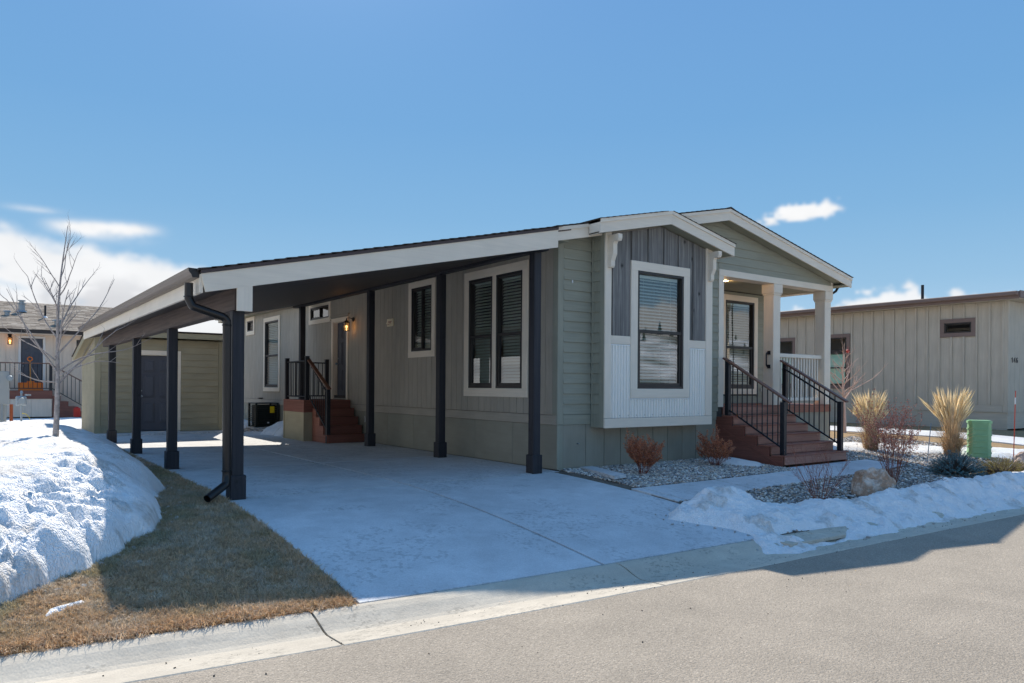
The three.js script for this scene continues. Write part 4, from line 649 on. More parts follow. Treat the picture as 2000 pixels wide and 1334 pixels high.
// ================================================================ carport
{
  const cp = thing('carport', 'dark timber carport with cream fascia, posts and gutter along the house', 'carport');
  const yt = (x) => 3.888 + .2250 * (x + .28), yb = (x) => 3.56 + .2140 * (x + .28), zf = .335, zr = -10.95, xl = -5.60, xr = -.285;
  part('front_fascia', prism([[xl + .045, yb(xl + .045)], [xr, yb(xr)], [xr, yt(xr) - .052], [xl - .005, yt(xl) - .052]], zf - .034, zf), M.trim, cp);
  part('drip_edge', prism([[xl - .01, yt(xl) - .05], [xr, yt(xr) - .05], [xr, yt(xr) - .012], [xl - .01, yt(xl) - .012]], zf - .034, zf + .016), M.drip, cp);
  part('roof_deck', prism([[xl, yt(xl) - .015], [xr + .3, yt(xr + .3) - .018], [xr + .3, yt(xr + .3) - .08], [xl, yt(xl) - .06]], zr, zf - .036), M.beam, cp);
  const n = 37, e = .146; for (let k = 0; k < n; k++) { const a = xl - .04 + k * e, b = Math.min(a + .2, xr + .2), q = R() * .006; part('shingle_course', prism([[a, yt(a) - .006], [a, yt(a) + .012 + q], [b, yt(b) + .004], [b, yt(b) - .006]], zr - .02, zf + .028), M.shingleMain, cp); }
  for (let k = 0; k < 9; k++) { const z1 = zf - .04 - k * 1.25, z0 = Math.max(z1 - 1.247, zr + .02); if (z1 < zr) break; const xe = k ? -.03 : -.31; part('ceiling_panel', prism([[xl + .04, yb(xl) + .012], [xe, yb(xe) + .05], [xe, yb(xe) + .07], [xl + .04, yb(xl) + .03]], z0, z1), M.ceiling, cp); }
  // left eave: fascia and gutter
  part('side_fascia', box(xl - .012, xl + .026, yb(xl) + .0, yt(xl) - .055, zr, zf - .036), M.trim, cp);
  part('rear_fascia', prism([[xl, yb(xl)], [xr, yb(xr)], [xr, yt(xr) - .02], [xl, yt(xl) - .02]], zr - .03, zr), M.trim, cp);
  { const gx = xl - .014, gy = yt(xl) + .008, pf = [[gx, gy], [gx, gy - .105], [gx - .075, gy - .105], [gx - .085, gy - .07], [gx - .115, gy - .035], [gx - .118, gy + .004], [gx - .112, gy + .004], [gx - .108, gy - .032], [gx - .079, gy - .066], [gx - .07, gy - .099], [gx - .006, gy - .099], [gx - .006, gy]]; part('gutter', prism(pf, zr, zf - .06), M.gutterBrown, cp); part('gutter_end_cap', prism([[gx, gy], [gx, gy - .105], [gx - .075, gy - .105], [gx - .085, gy - .07], [gx - .115, gy - .035], [gx - .118, gy + .004]], zf - .06, zf - .054), M.gutterBlack, cp); }
  // beams and posts
  part('beam', box(-5.22, -5.06, 2.25, 2.56, zr + .1, zf - .04, .006), M.beam, cp);
  part('beam_end_board', box(-5.20, -5.02, 2.238, yb(-5.1) + .02, zf - .038, zf - .002), M.trim, cp);
  part('beam', box(-.57, -.43, 3.495, 3.68, zr + .1, zf - .045, .006), M.post, cp);
  const post = (x, z, top) => { const y = groundY(x, z) - .01; part('post', box(x - .07, x + .07, y + .2, top, z - .07, z + .07, .006), M.post, cp); part('post_base', [box(x - .095, x + .095, y, y + .30, z - .095, z + .095, .008)], M.post, cp); };
  for (const z of [.12, -3.49, -6.7, -9.9]) post(-5.14, z, 2.249); for (const z of [.03, -2.9, -6.0, -10.3]) post(-.5, z, 3.494);
  // downspout from the gutter to the corner post
  const prof = (a, b, w = .085, d = .062) => bar(a, b, w, d, .008), P = [[-5.70, 2.54, .16], [-5.70, 2.36, .16], [-5.655, 2.27, .17], [-5.34, 2.17, .2], [-5.28, 2.10, .195], [-5.27, .30, .185], [-5.29, .17, .22], [-5.54, .045, .40]];
  const t = new Tubes(), pts = []; const cr = new THREE.CatmullRomCurve3(P.map((p) => V(...p)), false, 'catmullrom', .08); for (const v of cr.getPoints(90)) pts.push(v); t.add(pts, pts.map(() => .049), [1, 1, 1], 8); part('downspout', t.geo(), M.gutterBlack, cp);
  part('downspout_collar', [new THREE.TorusGeometry(.05, .009, 6, 14).rotateX(Math.PI / 2).translate(-5.278, 2.07, .195), new THREE.TorusGeometry(.05, .009, 6, 14).rotateX(Math.PI / 2).translate(-5.70, 2.38, .16), new THREE.TorusGeometry(.05, .009, 6, 14).rotateX(Math.PI / 2).translate(-5.27, .33, .185)], M.gutterBlack, cp);
}
// ================================================================ lantern, plaque
function lantern(label, pos, ry, power, sc = 1) {
  const l = thing('wall_lantern', label, 'lantern', pos, ry, 'lit wall lanterns'); l.scale.setScalar(sc);
  part('wall_plate', [cyl(.055, .055, .02, 16).rotateX(Math.PI / 2)], M.bronze, l);
  const t = new Tubes(); t.add([V(0, 0, .01), V(0, .02, .06), V(0, .03, .12), V(0, .02, .17), V(0, -.02, .185)], .011, [1, 1, 1], 8); part('arm', t.geo(), M.bronze, l);
  part('cap', [new THREE.ConeGeometry(.085, .07, 4).rotateY(.785).translate(0, -.05, .185), cyl(.02, .008, .05, 8).translate(0, -.03, .185), box(-.062, .062, -.095, -.083, .123, .247)], M.bronze, l);
  part('cage', [...[-1, 1].flatMap((a) => [-1, 1].map((b) => box(a * .055 - .005, a * .055 + .005, -.29, -.09, .185 + b * .055 - .005, .185 + b * .055 + .005))), box(-.06, .06, -.305, -.29, .125, .245)], M.bronze, l);
  part('glass', [-1, 1].flatMap((a) => [new THREE.PlaneGeometry(.1, .19).translate(0, -.19, .185 + a * .052), new THREE.PlaneGeometry(.1, .19).rotateY(Math.PI / 2).translate(a * .052, -.19, .185)]), M.lampGlass, l);
  part('bulb', [new THREE.SphereGeometry(.03, 14, 10).translate(0, -.19, .185), cyl(.014, .014, .07, 10).translate(0, -.285, .185)], M.bulb, l);
  const p = new THREE.PointLight('#ffb763', power); p.position.set(0, -.19, .185); p.castShadow = true; l.add(p); return l;
}
lantern('lit black wall lantern beside the side door under the carport', [-.03, 3.02, -8.0], LEFT, .03);
{
  const s = thing('wall_plaque', 'small cream plaque with reddish print on the side wall', 'plaque', [-.02, 2.72, -6.12], LEFT);
  part('plate', prism([[.02, 0], [.32, 0], [.32, .17], [.02, .17], [.02, .12], [-.03, .06], [.02, .06]], 0, .03), paint('#f6e6c4', .6), s);
  part('printed_mark', [box(.08, .26, .10, .112, .03, .0315, 0), box(.08, .23, .075, .087, .03, .0315, 0), prism([[.05, .03], [.18, .05], [.25, .06], [.05, .045]], .03, .0318)], std({ color: '#a8563a', roughness: .7 }), s);
}
// ================================================================ air conditioner
{
  const a = thing('air_conditioner', 'black louvred outdoor air conditioner with yellow label beside the house', 'air conditioner', [-.42, 0, -13.85]);
  part('pad', box(-.42, .38, .0, .06, -.42, .42), M.concrete, a);
  part('cabinet', [box(-.27, .27, .07, .74, -.29, .29, .01)], M.acBody, a);
  for (const [x, z] of [[-.33, -.35], [.33, -.35], [-.33, .35], [.33, .35]]) part('corner_rail', box(x - .03, x + .03, .062, .78, z - .03, z + .03, .008), M.acBody, a);
  for (let k = 0; k < 11; k++) { const y = .11 + k * .058; for (const [s, r] of [[-1, 0], [1, 0]]) { part('louvre', bar([s * .33, y, -.32], [s * .33, y, .32], .05, .012), M.acBody, a); part('louvre', bar([-.3, y, s * .35], [.3, y, s * .35], .05, .012), M.acBody, a); } }
  part('top_lid', [box(-.36, .36, .78, .81, -.38, .38, .012)], M.acBody, a);
  part('energy_label', box(.08, .22, .5, .7, .38, .384), M.yellow, a); part('energy_label', box(-.0, .06, .18, .22, .38, .384), M.white, a);
}
// ================================================================ shed
{
  const sh = thing('garden_shed', 'olive green lap-sided shed with slate door at the end of the driveway', 'shed', [-5.17, .0, -12.6]), Wd = 3.2, D = 2.8, hf = 2.58, hb = 2.05;
  const top = (z) => hf + (hf - hb) / D * z;
  part('base_slab', box(-.08, Wd + .1, -.04, .06, -D - .1, .35), M.concrete, sh);
  part('threshold', box(.9, 2.05, .062, .085, .0, .1), M.white, sh);
  part('wall', [...rest(.02, Wd - .02, .06, hf, [[1.02, 1.95, 0, 2.16]]).map(([a, b, c, d]) => box(a, b, c, d, -.1, -.002, 0)), prism([[-D, .06], [-.002, .06], [-.002, top(0)], [-D, hb]], .0, .1, 'zy'), prism([[-D, .06], [-.002, .06], [-.002, top(0)], [-D, hb]], Wd - .1, Wd, 'zy'), box(.1, Wd - .1, .06, hb, -D, -D + .1, 0)], M.shed, sh);
  const ex = .178; for (let y = .07; y < 2.56; y += ex) { for (const [a, b, c, d] of rest(.13, Wd - .13, y, Math.min(y + ex + .006, hf), [[.895, 2.08, 0, 2.28]])) if (d - c > .04) part('siding_board', lapGeo(a + .001, b - .001, c, d), M.shed, sh); }
  for (const x of [-.014, Wd - .125]) part('corner_board', box(x, x + .14, .06, hf, .001, .024), M.shedTrim, sh);
  part('side_panel', prism([[-D, .07], [.02, .07], [.02, top(.02)], [-D, hb]], -.014, -.002, 'zy'), M.shed, sh);
  doorUnit(sh, [1.02, .09, -.01], 0, .93, 2.06, M.slate, M.casing, { recess: -.05, cw: .125, knob: -1 });
  // lean-to roof falling to the rear
  const ov = .22, rt = (z) => 2.78 + (hf - hb) / D * (z - ov);
  part('roof_deck', prism([[ov, rt(ov) - .02], [-D - .35, rt(-D - .35) - .02], [-D - .35, rt(-D - .35) - .1], [ov, rt(ov) - .1]], -.2, Wd + .2, 'zy'), M.shedTrim, sh);
  part('front_fascia', box(-.2, Wd + .2, rt(ov) - .17, rt(ov) - .022, ov + .001, ov + .025), M.shedTrim, sh);
  for (const x of [-.225, Wd + .201]) part('side_fascia', prism([[ov + .02, rt(ov) - .17], [ov + .02, rt(ov) - .022], [-D - .35, rt(-D - .35) - .022], [-D - .35, rt(-D - .35) - .15]], x, x + .024, 'zy'), M.shedTrim, sh);
  for (let k = 0; k < 24; k++) { const a = ov + .06 - k * .145, b = a - .2; if (b < -D - .4) break; part('shingle_course', prism([[a, rt(a) - .006], [a, rt(a) + .012], [b, rt(b) + .002], [b, rt(b) - .008]], -.25, Wd + .25, 'zy'), M.shingleMain, sh); }
}
// ================================================================ cream house across the yard
{
  const h = thing('cream_house', 'cream neighbouring house with grey-brown shingle roof and dark door', 'house', [-5.6, .1, -25]);
  const x0 = -9, x1 = 4.0, eave = 3.38, g = .27, zr = -5.2, yr = (z) => 3.36 + g * (.4 - z);
  part('wall', [...rest(x0, x1, 0, eave, [[-.68, .06, .98, 3.02]]).map(([a, b, c, d]) => box(a, b, c, d, -.2, -.012, 0)), box(x0, x0 + .2, 0, eave, -10, -.2, 0), box(x1 - .2, x1, 0, eave, -10, -.2, 0), box(x0, x1, 0, eave, -10.2, -10, 0)], M.cream, h);
  for (let x = -3; x < x1; x += .31) for (const [a, b, c, d] of rest(x + .006, Math.min(x + .304, x1), .5, eave, [[-.75, .13, .9, 3.12]])) part('siding_board', box(a, b, c, d, -.01, .006, .004), M.cream, h);
  for (let x = -3; x < x1; x += 1.2) part('skirting_panel', box(x + .004, Math.min(x + 1.196, x1), 0, .49, -.01, .002, .003), M.cream, h);
  doorUnit(h, [-.66, 1.0, 0], 0, .72, 2.02, M.slate, M.creamTrim, { cw: .085, recess: -.02, knob: -1 });
  part('roof_deck', prism([[.4, yr(.4) - .02], [zr, yr(zr) - .02], [-10.8, yr(.4) - .02], [-10.8, yr(.4) - .1], [zr, yr(zr) - .12], [.4, yr(.4) - .1]], x0 - .3, x1 + .3, 'zy'), M.neighbourTrim, h);
  part('fascia_board', box(x0 - .3, x1 + .3, yr(.4) - .16, yr(.4) - .03, .401, .425), std({ color: '#3a3330', roughness: .6 }), h); part('soffit', box(x0, x1, yr(.4) - .2, yr(.4) - .165, .0, .4, 0), M.cream, h);
  const tone = rng(91), P0 = hex('#8d7f70').map(lin), P1 = hex('#b3a696').map(lin), P2 = hex('#6a5e53').map(lin);
  for (let k = 0, z = .46; z > zr; z -= .135, k++) {
    const P = [], U = [], Cc = [], off = (k % 2) * .17 + tone() * .05;
    for (let x = x0 - .35 + off; x < x1 + .3; x += .31) { const t = tone(), c = tint(t < .5 ? blend(P0, P1, t * 2) : blend(P0, P2, t * 2 - 1), .92 + .16 * tone()), a = x + .006, b = x + .304, zz = z + (tone() < .35 ? .0 : .03), y0 = yr(zz) - .004, y1 = y0 + .014, zb = z - .17, yb = yr(zb) + .001; for (const p of [[a, y0, zz], [b, y0, zz], [b, y1, zz], [a, y0, zz], [b, y1, zz], [a, y1, zz], [a, y1, zz], [b, y1, zz], [b, yb, zb], [a, y1, zz], [b, yb, zb], [a, yb, zb]]) { P.push(...p); U.push(p[0], p[2]); Cc.push(...c); } }
    const q = setFlat(P, U); q.setAttribute('color', new THREE.Float32BufferAttribute(Cc, 3)); part('shingle_course', q, M.shingle, h);
  }
  // vents on the roof
  const onRoof = (x, z) => [x, yr(z), z];
  { const [x, y, z] = onRoof(-.52, -2.9); part('flue', [cyl(.2, .17, .06, 14).translate(x, y, z), cyl(.13, .12, .36, 14).translate(x, y, z), cyl(.17, .17, .03, 14).translate(x, y + .34, z), cyl(.09, .09, .1, 12).translate(x, y + .36, z), cyl(.14, .14, .04, 14).translate(x, y + .46, z)], M.galv, h); }
  { const [x, y, z] = onRoof(-1.05, -2.1); part('roof_vent', [cyl(.09, .09, .16, 12).translate(x, y - .03, z), cyl(.14, .13, .05, 12).translate(x, y + .13, z)], M.galv, h); }
  { const [x, y, z] = onRoof(.26, -2.0); part('vent_pipe', [cyl(.04, .04, .5, 10).translate(x, y, z)], M.black, h); part('pipe_flashing', cyl(.12, .05, .08, 10).translate(x, y - .02, z), M.white, h); }
  { const [x, y, z] = onRoof(.60, -.55); part('roof_vent', [cyl(.12, .12, .2, 12).translate(x, y - .03, z), cyl(.2, .19, .05, 12).translate(x, y + .16, z)], M.galv, h); }
  part('wall_window', box(1.2, 1.9, 2.75, 3.02, .0, .02), M.frame, h);
  lantern('lit black wall lantern beside the dark door of the cream house', [-6.62, 3.22, -24.99], 0, .012, 1.25);
  // landing and steps of that house
  const s = thing('neighbour_steps', 'brown landing and steps with black railing at the cream house door', 'steps', [-5.6, .1, -24.98]);
  part('landing', box(-1.7, .3, .68, .96, .02, 1.3), M.compositeDark, s); for (let k = 0; k < 5; k++) part('deck_board', box(-1.7, .3, .961, .985, .02 + k * .256, .27 + k * .256), M.composite, s);
  for (let k = 0; k < 3; k++) part('skirting_panel', box(-1.68 + k * .655, -1.68 + k * .655 + .65, 0, .678, 1.26, 1.28), M.cream, s);
  for (let k = 0; k < 4; k++) { part('tread_board', box(.3 + k * .26, .3 + (k + 1) * .26 + .015, .75 - k * .2, .775 - k * .2, .3, 1.28), M.composite, s); part('riser_board', box(.54 + k * .26, .556 + k * .26, .555 - k * .2 - (k === 3 ? 0 : 0), .748 - k * .2, .3, 1.28), M.compositeDark, s); }
  part('stringer_board', prism([[.302, -.04], [1.34, -.04], [1.34, .14], [1.08, .16], [1.08, .34], [.82, .36], [.82, .54], [.56, .56], [.56, .74], [.302, .76]], 1.285, 1.31), M.compositeDark, s);
  for (const [x, y0, y1] of [[-1.62, .985, 2.0], [.24, .985, 2.0], [1.32, -.05, 1.32]]) part('post', box(x - .05, x + .05, y0, y1, 1.2, 1.29), M.black, s);
  part('handrail', box(-1.66, .28, 2.0, 2.04, 1.19, 1.3), M.rail, s); part('handrail', bar([.2, 2.0, 1.245], [1.4, 1.28, 1.245], .1, .04), M.rail, s); part('lower_rail', [box(-1.57, .19, 1.06, 1.09, 1.23, 1.26), bar([.29, 1.07, 1.245], [1.27, .42, 1.245], .03, .03)], M.black, s);
  for (let k = 1; k < 13; k++) { const x = -1.62 + k * 1.86 / 13; part('baluster', box(x - .01, x + .01, 1.09, 2.0, 1.235, 1.255), M.black, s); } for (let k = 1; k < 8; k++) { const t = k / 8, x = mix(.24, 1.32, t); part('baluster', box(x - .01, x + .01, mix(1.1, .4, t), mix(1.98, 1.3, t), 1.235, 1.255), M.black, s); }
  const sv = thing('snow_shovel', 'orange snow pusher with wooden handle standing on the cream house landing', 'shovel', [-5.98, 1.09, -24.1]);
  part('blade', (() => { const P = [], n = 10; const pts = []; for (let i = 0; i <= n; i++) { const t = i / n; pts.push([.10 - .12 * Math.sin(t * 1.9) - .0, t * .30]); } const out = [...pts, ...pts.slice().reverse().map(([a, b]) => [a - .012, b])]; return [prism(out, -.40, .40, 'zy'), box(-.12, .12, .28, .36, -.03, -.01)]; })(), M.orange, sv);
  part('handle', bar([0, .25, -.01], [-.02, 1.12, -.16], .034, .034, .008), M.orangeStem, sv); part('grip', new THREE.TorusGeometry(.075, .02, 8, 18).translate(-.02, 1.20, -.17), M.orange, sv);
  single('fuel_can', 'small red fuel can beside the cream house steps', 'can', [box(-4.72, -4.5, .12, .46, -22.6, -22.4, .03), box(-4.66, -4.56, .46, .5, -22.55, -22.45, .01)], M.red);
}
// grey utility cabinet, meter, gas riser and stake in the side yard
{
  const u = thing('utility_cabinet', 'pale grey metal utility cabinet on the side-yard gravel', 'cabinet', [-7.3, 0, -15]);
  part('cabinet_body', box(-.35, .30, .05, 1.66, -.3, .15, .01), M.greyBox, u); part('cabinet_door', box(-.33, .12, .2, 1.6, .151, .17, .006), M.greyBox, u); part('meter_panel', box(.14, .36, .78, 1.68, .151, .2, .008), M.greyBox, u);
  part('meter', [cyl(.085, .085, .1, 18).rotateX(Math.PI / 2).translate(.36, 1.5, .21), cyl(.075, .06, .06, 18).rotateX(Math.PI / 2).translate(.36, 1.5, .3)], M.galv, u);
  { const t = new Tubes(); t.add([V(.2, .8, .2), V(.2, .45, .2), V(.23, .3, .2), V(.2, .05, .2)], .022, [1, 1, 1], 8); part('conduit', t.geo(), M.galv, u); }
  single('wooden_stake', 'short orange-brown wooden stake beside the grey cabinet', 'stake', box(-6.92, -6.84, 0, .78, -15.4, -15.32, .006), M.sidewalkWood);
  const g = thing('gas_meter', 'grey gas meter on its riser pipe in the side yard', 'gas meter', [-6.49, .1, -19]);
  part('riser_pipe', cyl(.03, .03, .62, 10), M.galv, g); part('meter_body', [box(-.16, .14, .55, .85, -.1, .1, .03), cyl(.11, .1, .12, 16).rotateX(Math.PI / 2).translate(0, .70, .1)], M.galv, g); part('regulator', [cyl(.09, .09, .05, 14).translate(.17, .86, 0), cyl(.03, .03, .12, 8).translate(0, .84, 0), cyl(.05, .02, .08, 10).translate(0, .95, 0)], M.galv, g);
  { const t = new Tubes(); t.add([V(.02, .3, .03), V(.12, .28, .04), V(.2, .18, .05), V(.24, .05, .05)], .012, [1, 1, 1], 6); part('hose', t.geo(), M.yellow, g); }
}
// a further cream house seen past the shed
{
  const h = thing('far_house', 'cream house with grey roof seen past the shed', 'house', [0, 0, -36]);
  part('wall', box(-4, 7, 0, 2.55, -7, 0), M.cream, h); part('roof', prism([[.5, 2.5], [-3.5, 3.55], [-7.5, 2.5], [-7.5, 2.4], [.5, 2.4]], -4.4, 7.4, 'zy'), std({ map: M.shingleMain.map, color: '#cfc6bd', roughness: .95 }), h);
  for (let k = 0; k < 4; k++) part('window', box(-3.2 + k * 2.6, -2.2 + k * 2.6, 1.1, 2.1, .0, .03), M.frame, h);
}
// ================================================================ taupe house on the right
{
  const h = thing('taupe_house', 'taupe board-and-batten house with brown window surrounds beyond the porch', 'house', [16, .24, .66]);
  const L = 17, top = 3.66, wins = [[-1.81, -.82, 2.69, 3.23], [-5.66, -4.66, 1.12, 2.97], [-7.7, -6.68, 1.12, 2.94]];
  const wallHoles = wins.map((w) => [w[0] + .1, w[1] - .1, w[2] + .1, w[3] - .1]);
  part('wall', [...rest(-L, -.01, .0, top, wallHoles).map(([a, b, c, d]) => box(0.002, .15, c, d, a, b, 0)), box(.02, 10, 0, top, -.15, -.004, 0), box(0, 10, 0, top, -L - .15, -L, 0), box(9.85, 10, 0, top, -L, -.15, 0), box(.15, 9.85, 3.5, 3.6, -L, -.15, 0), box(.15, 9.85, .5, .6, -L, -.15, 0)], M.neighbour, h);
  for (let k = 0, z = -.11; z > -L; z -= .345, k++) {
    for (const [a, b, c, d] of rest(Math.max(z - .345, -L) + .002, z - .002, .68, top - .01, wins)) part('wall_panel', box(-.008, .004, c, d, a, b, .002), M.neighbour, h);
    for (const [a, b, c, d] of rest(z - .027, z + .027, .68, top - .01, wins)) if (b - a > .02) part('batten', box(-.052, -.009, c, d, a, b, .003), M.neighbour, h);
  }
  part('corner_board', box(-.034, .0, .47, top, -.108, .0), M.neighbour, h); part('corner_board', box(-.034, .11, .44, top, .001, .026), M.neighbour, h);
  for (let z = 0; z > -L; z -= 3.66) part('band_board', box(-.036, .004, .47, .675, Math.max(z - 3.66, -L) + .002, z - .11 * (z === 0 ? 1 : 0) - .002), M.neighbour, h);
  for (let z = 0; z > -L; z -= 1.22) part('skirting_panel', box(-.012, .004, -.1, .468, Math.max(z - 1.22, -L) + .003, z - .003, .003), M.neighbour, h);
  for (let x = .12; x < 9.9; x += .345) part('wall_panel', box(x + .006, x + .339, .47, top - .02, -.003, .012, .003), M.neighbour, h);
  const W = (i, o) => windowUnit(h, [-.02, wins[i][2], wins[i][0]], LEFT, { w: wins[i][1] - wins[i][0], h: wins[i][3] - wins[i][2], casing: M.neighbourTrim, cw: .12, ct: .03, ...o });
  W(0, { kind: 'fixed', ft: .04 }); W(1, { kind: 'transom', ft: .04, shade: 1 }); W(2, { kind: 'transom', ft: .04, shade: 1 });
  const fy = (x) => top + .27;
  part('roof_deck', prism([[-.36, top + .20], [4.7, top + .30], [10.4, top + .2], [10.4, top + .12], [4.7, top + .2], [-.36, top + .12]], -L - .4, .40), M.neighbourTrim, h);
  part('fascia_board', box(-.37, -.34, top + .0, top + .2, -L - .4, .40), M.neighbourTrim, h); part('gutter', [box(-.47, -.372, top + .085, top + .205, -L - .4, .39, .02)], M.neighbourTrim, h);
  part('soffit', box(-.34, .0, top - .0, top + .025, -L - .4, .38, 0), M.neighbour, h); part('soffit', box(0, 10, top - .0, top + .025, .002, .38, 0), M.neighbour, h);
  part('rake_board', prism([[-.34, top + .02], [4.7, top + .1], [4.7, top + .32], [-.34, top + .22]], .40, .425), M.neighbourTrim, h);
  part('vent_pipe', cyl(.045, .045, .75, 10).translate(1.2, top + .1, -2.9), M.black, h);
  [...'146'].forEach((c, i) => part('number_figure', new TextGeometry(c, { font: M.font, size: .15, depth: .012, curveSegments: 4 }).translate(.2 + i * .17, 1.9, .016), M.black, h));
}
// ================================================================ plants, stones and small things
// a bare young tree: a leader with slender rising limbs
function bareTree(name, label, pos, o) {
  const t = thing(name, label, 'tree', pos); R = rng(o.seed); const trunk = new Tubes(), limbs = new Tubes(), c = o.col ?? [1, 1, 1];
  const grow = (p, d, len, r, depth) => {
    const pts = [p.clone()], n = 6; let q = p.clone(), dir = d.clone(); const kids = [];
    for (let i = 1; i <= n; i++) { dir.add(V(rr(-1, 1), rr(-.4, 1) * o.rise, rr(-1, 1)).multiplyScalar(.13)).normalize(); q = q.clone().addScaledVector(dir, len / n); pts.push(q); if (depth < o.depth && i > 1) kids.push([q.clone(), dir.clone(), i / n]); }
    limbs.add(pts, pts.map((_, i) => mix(r, r * .32, i / n)), c, depth < 1 ? 6 : 4);
    for (const [kp, kd, f] of kids) { if (R() > (depth ? .55 : .8)) continue; const ax = V(rr(-1, 1), rr(-.2, .6), rr(-1, 1)).normalize(), nd = kd.clone().multiplyScalar(.8).addScaledVector(ax, .62).normalize(); grow(kp, nd, len * rr(.28, .5) * (1.15 - .45 * f), r * .5 * (1.1 - .4 * f), depth + 1); }
  };
  const tp = []; const n = 14; for (let i = 0; i <= n; i++) { const f = i / n; tp.push(V((o.lean ?? 0) * f * f * o.h + .02 * Math.sin(f * 7), f * o.h, .02 * Math.cos(f * 5))); }
  trunk.add(tp, tp.map((_, i) => mix(o.r, .004, (i / n) ** .8)), c, 8);
  for (let k = 0; k < o.limbs; k++) { const f = mix(o.from, .86, (k + .5 * R()) / o.limbs), i = f * n, a = tp[Math.floor(i)].clone().lerp(tp[Math.min(n, Math.floor(i) + 1)], i % 1), an = k * 2.4 + rr(-.4, .4); grow(a, V(Math.cos(an) * o.spread, 1 - .35 * o.spread * (1 - f), Math.sin(an) * o.spread).normalize(), o.h * mix(.44, .14, f) * rr(.8, 1.15), mix(o.r * .46, .004, f), 0); }
  for (const L of o.extra ?? []) { const pts = new THREE.CatmullRomCurve3(L.p.map((p) => V(...p))).getPoints(12); limbs.add(pts, pts.map((_, i) => mix(L.r, .003, i / 12)), c, 5); for (let i = 4; i < 12; i += 3) grow(pts[i], V(rr(-.5, .5), .6, rr(-.5, .5)).add(pts[i].clone().sub(pts[i - 1]).normalize()).normalize(), L.tw ?? .25, .004, o.depth - 1); }
  part('trunk', trunk.geo(), o.mat, t); part('crown', limbs.geo(), o.mat, t); return t;
}
bareTree('young_tree', 'bare young tree with pale trunk growing out of the snow bank', [-6.75, .40, -3.4], { seed: 12, h: 3.3, r: .05, from: .28, limbs: 12, spread: .62, rise: .7, depth: 2, mat: M.bark, lean: .04,
  extra: [{ p: [[0, 1.1, 0], [.25, 1.3, -.05], [.55, 1.42, -.1], [.95, 1.5, -.1], [1.35, 1.72, -.1]], r: .016 }, { p: [[0, 1.05, 0], [.3, 1.22, .1], [.55, 1.30, .1], [.85, 1.28, .1]], r: .012 }, { p: [[0, .98, 0], [-.2, 1.0, .05], [-.4, 1.08, .1], [-.48, 1.12, .1]], r: .012 }, { p: [[0, 1.35, 0], [.3, 1.75, .05], [.55, 2.1, .1], [.75, 2.55, .1]], r: .014 }, { p: [[0, 1.3, 0], [-.3, 1.6, 0], [-.42, 1.9, .05], [-.6, 2.3, .05]], r: .012 }] });
bareTree('small_tree', 'small bare reddish tree on the lawn before the taupe house', [12.2, .10, -2.05], { seed: 25, h: 2.55, r: .06, from: .36, limbs: 18, spread: .95, rise: .6, depth: 2, mat: M.bark2, extra: [{ p: [[0, 1.1, 0], [.3, 1.35, .3], [.55, 1.6, .6], [.8, 2.0, .85]], r: .018 }] });
single('bird_feeder', 'tiny red ornament hanging in the small bare tree', 'ornament', [new THREE.SphereGeometry(.05, 12, 9).translate(12.22, 2.42, -1.95), cyl(.004, .004, .1, 6).translate(12.22, 2.46, -1.95)], M.red);

// twiggy shrub: stems that fork, with clinging dry leaves
function shrub(name, label, pos, o) {
  const t = thing(name, label, 'shrub', pos, 0, o.grp); R = rng(o.seed); const s = new Tubes(), l = new Tubes();
  const tone = () => { const a = o.tones[Math.floor(R() * o.tones.length)]; return tint(a, rr(.7, 1.25)); };
  const grow = (p, d, len, r, depth) => {
    const pts = [p.clone()], n = 5; let q = p.clone(), dir = d.clone(); const c = tint(o.twig, rr(.75, 1.25));
    for (let i = 1; i <= n; i++) {
      dir.add(V(rr(-1, 1), rr(-.5, .9), rr(-1, 1)).multiplyScalar(o.wob)).normalize(); q = q.clone().addScaledVector(dir, len / n); pts.push(q);
      if (depth < o.depth && i > 1 && R() < o.fork) grow(q, dir.clone().addScaledVector(V(rr(-1, 1), rr(-.1, .7), rr(-1, 1)).normalize(), .75).normalize(), len * rr(.4, .65), r * .6, depth + 1);
      if (depth >= (o.leafFrom ?? 1)) for (let k = 0; k < o.leaves; k++) if (R() < o.leafP * (q.y > (o.leafY ?? 0) ? 1 : .15)) l.leaf(q.clone().add(V(rr(-.012, .012), rr(-.012, .012), rr(-.012, .012))), dir.clone().multiplyScalar(.6).add(V(rr(-1, 1), rr(-1, 1), rr(-1, 1))), o.lw * rr(.6, 1.2), o.ll * rr(.6, 1.3), tone());
    }
    s.add(pts, pts.map((_, i) => mix(r, r * .4, i / n)), c, 3);
  };
  for (let k = 0; k < o.stems; k++) { const a = k * 2.399 + rr(-.4, .4), sp = o.spread * Math.sqrt((k + .5) / o.stems); grow(V(Math.cos(a) * .05, 0, Math.sin(a) * .05), V(Math.cos(a) * sp, 1, Math.sin(a) * sp).normalize(), o.h * rr(.62, .95) * (1 - .18 * sp), o.r, 0); }
  part('stems', s.geo(), o.smat ?? M.twigRed, t); if (l.p.length) part('foliage', l.geo(), M.leafRed, t); return t;
}
const rust = [[.66, .26, .13], [.56, .22, .12], [.74, .34, .17], [.42, .17, .10]];
shrub('spirea_shrub', 'upright rust-brown shrub standing alone below the bay window', [.98, -.03, .98], { grp: 'rust-brown shrubs along the house front', seed: 3, h: .45, stems: 26, spread: .55, r: .004, wob: .12, fork: .75, depth: 2, leaves: 7, leafP: .95, lw: .016, ll: .026, twig: [1.6, 1.2, 1.1], tones: rust, leafY: .1 });
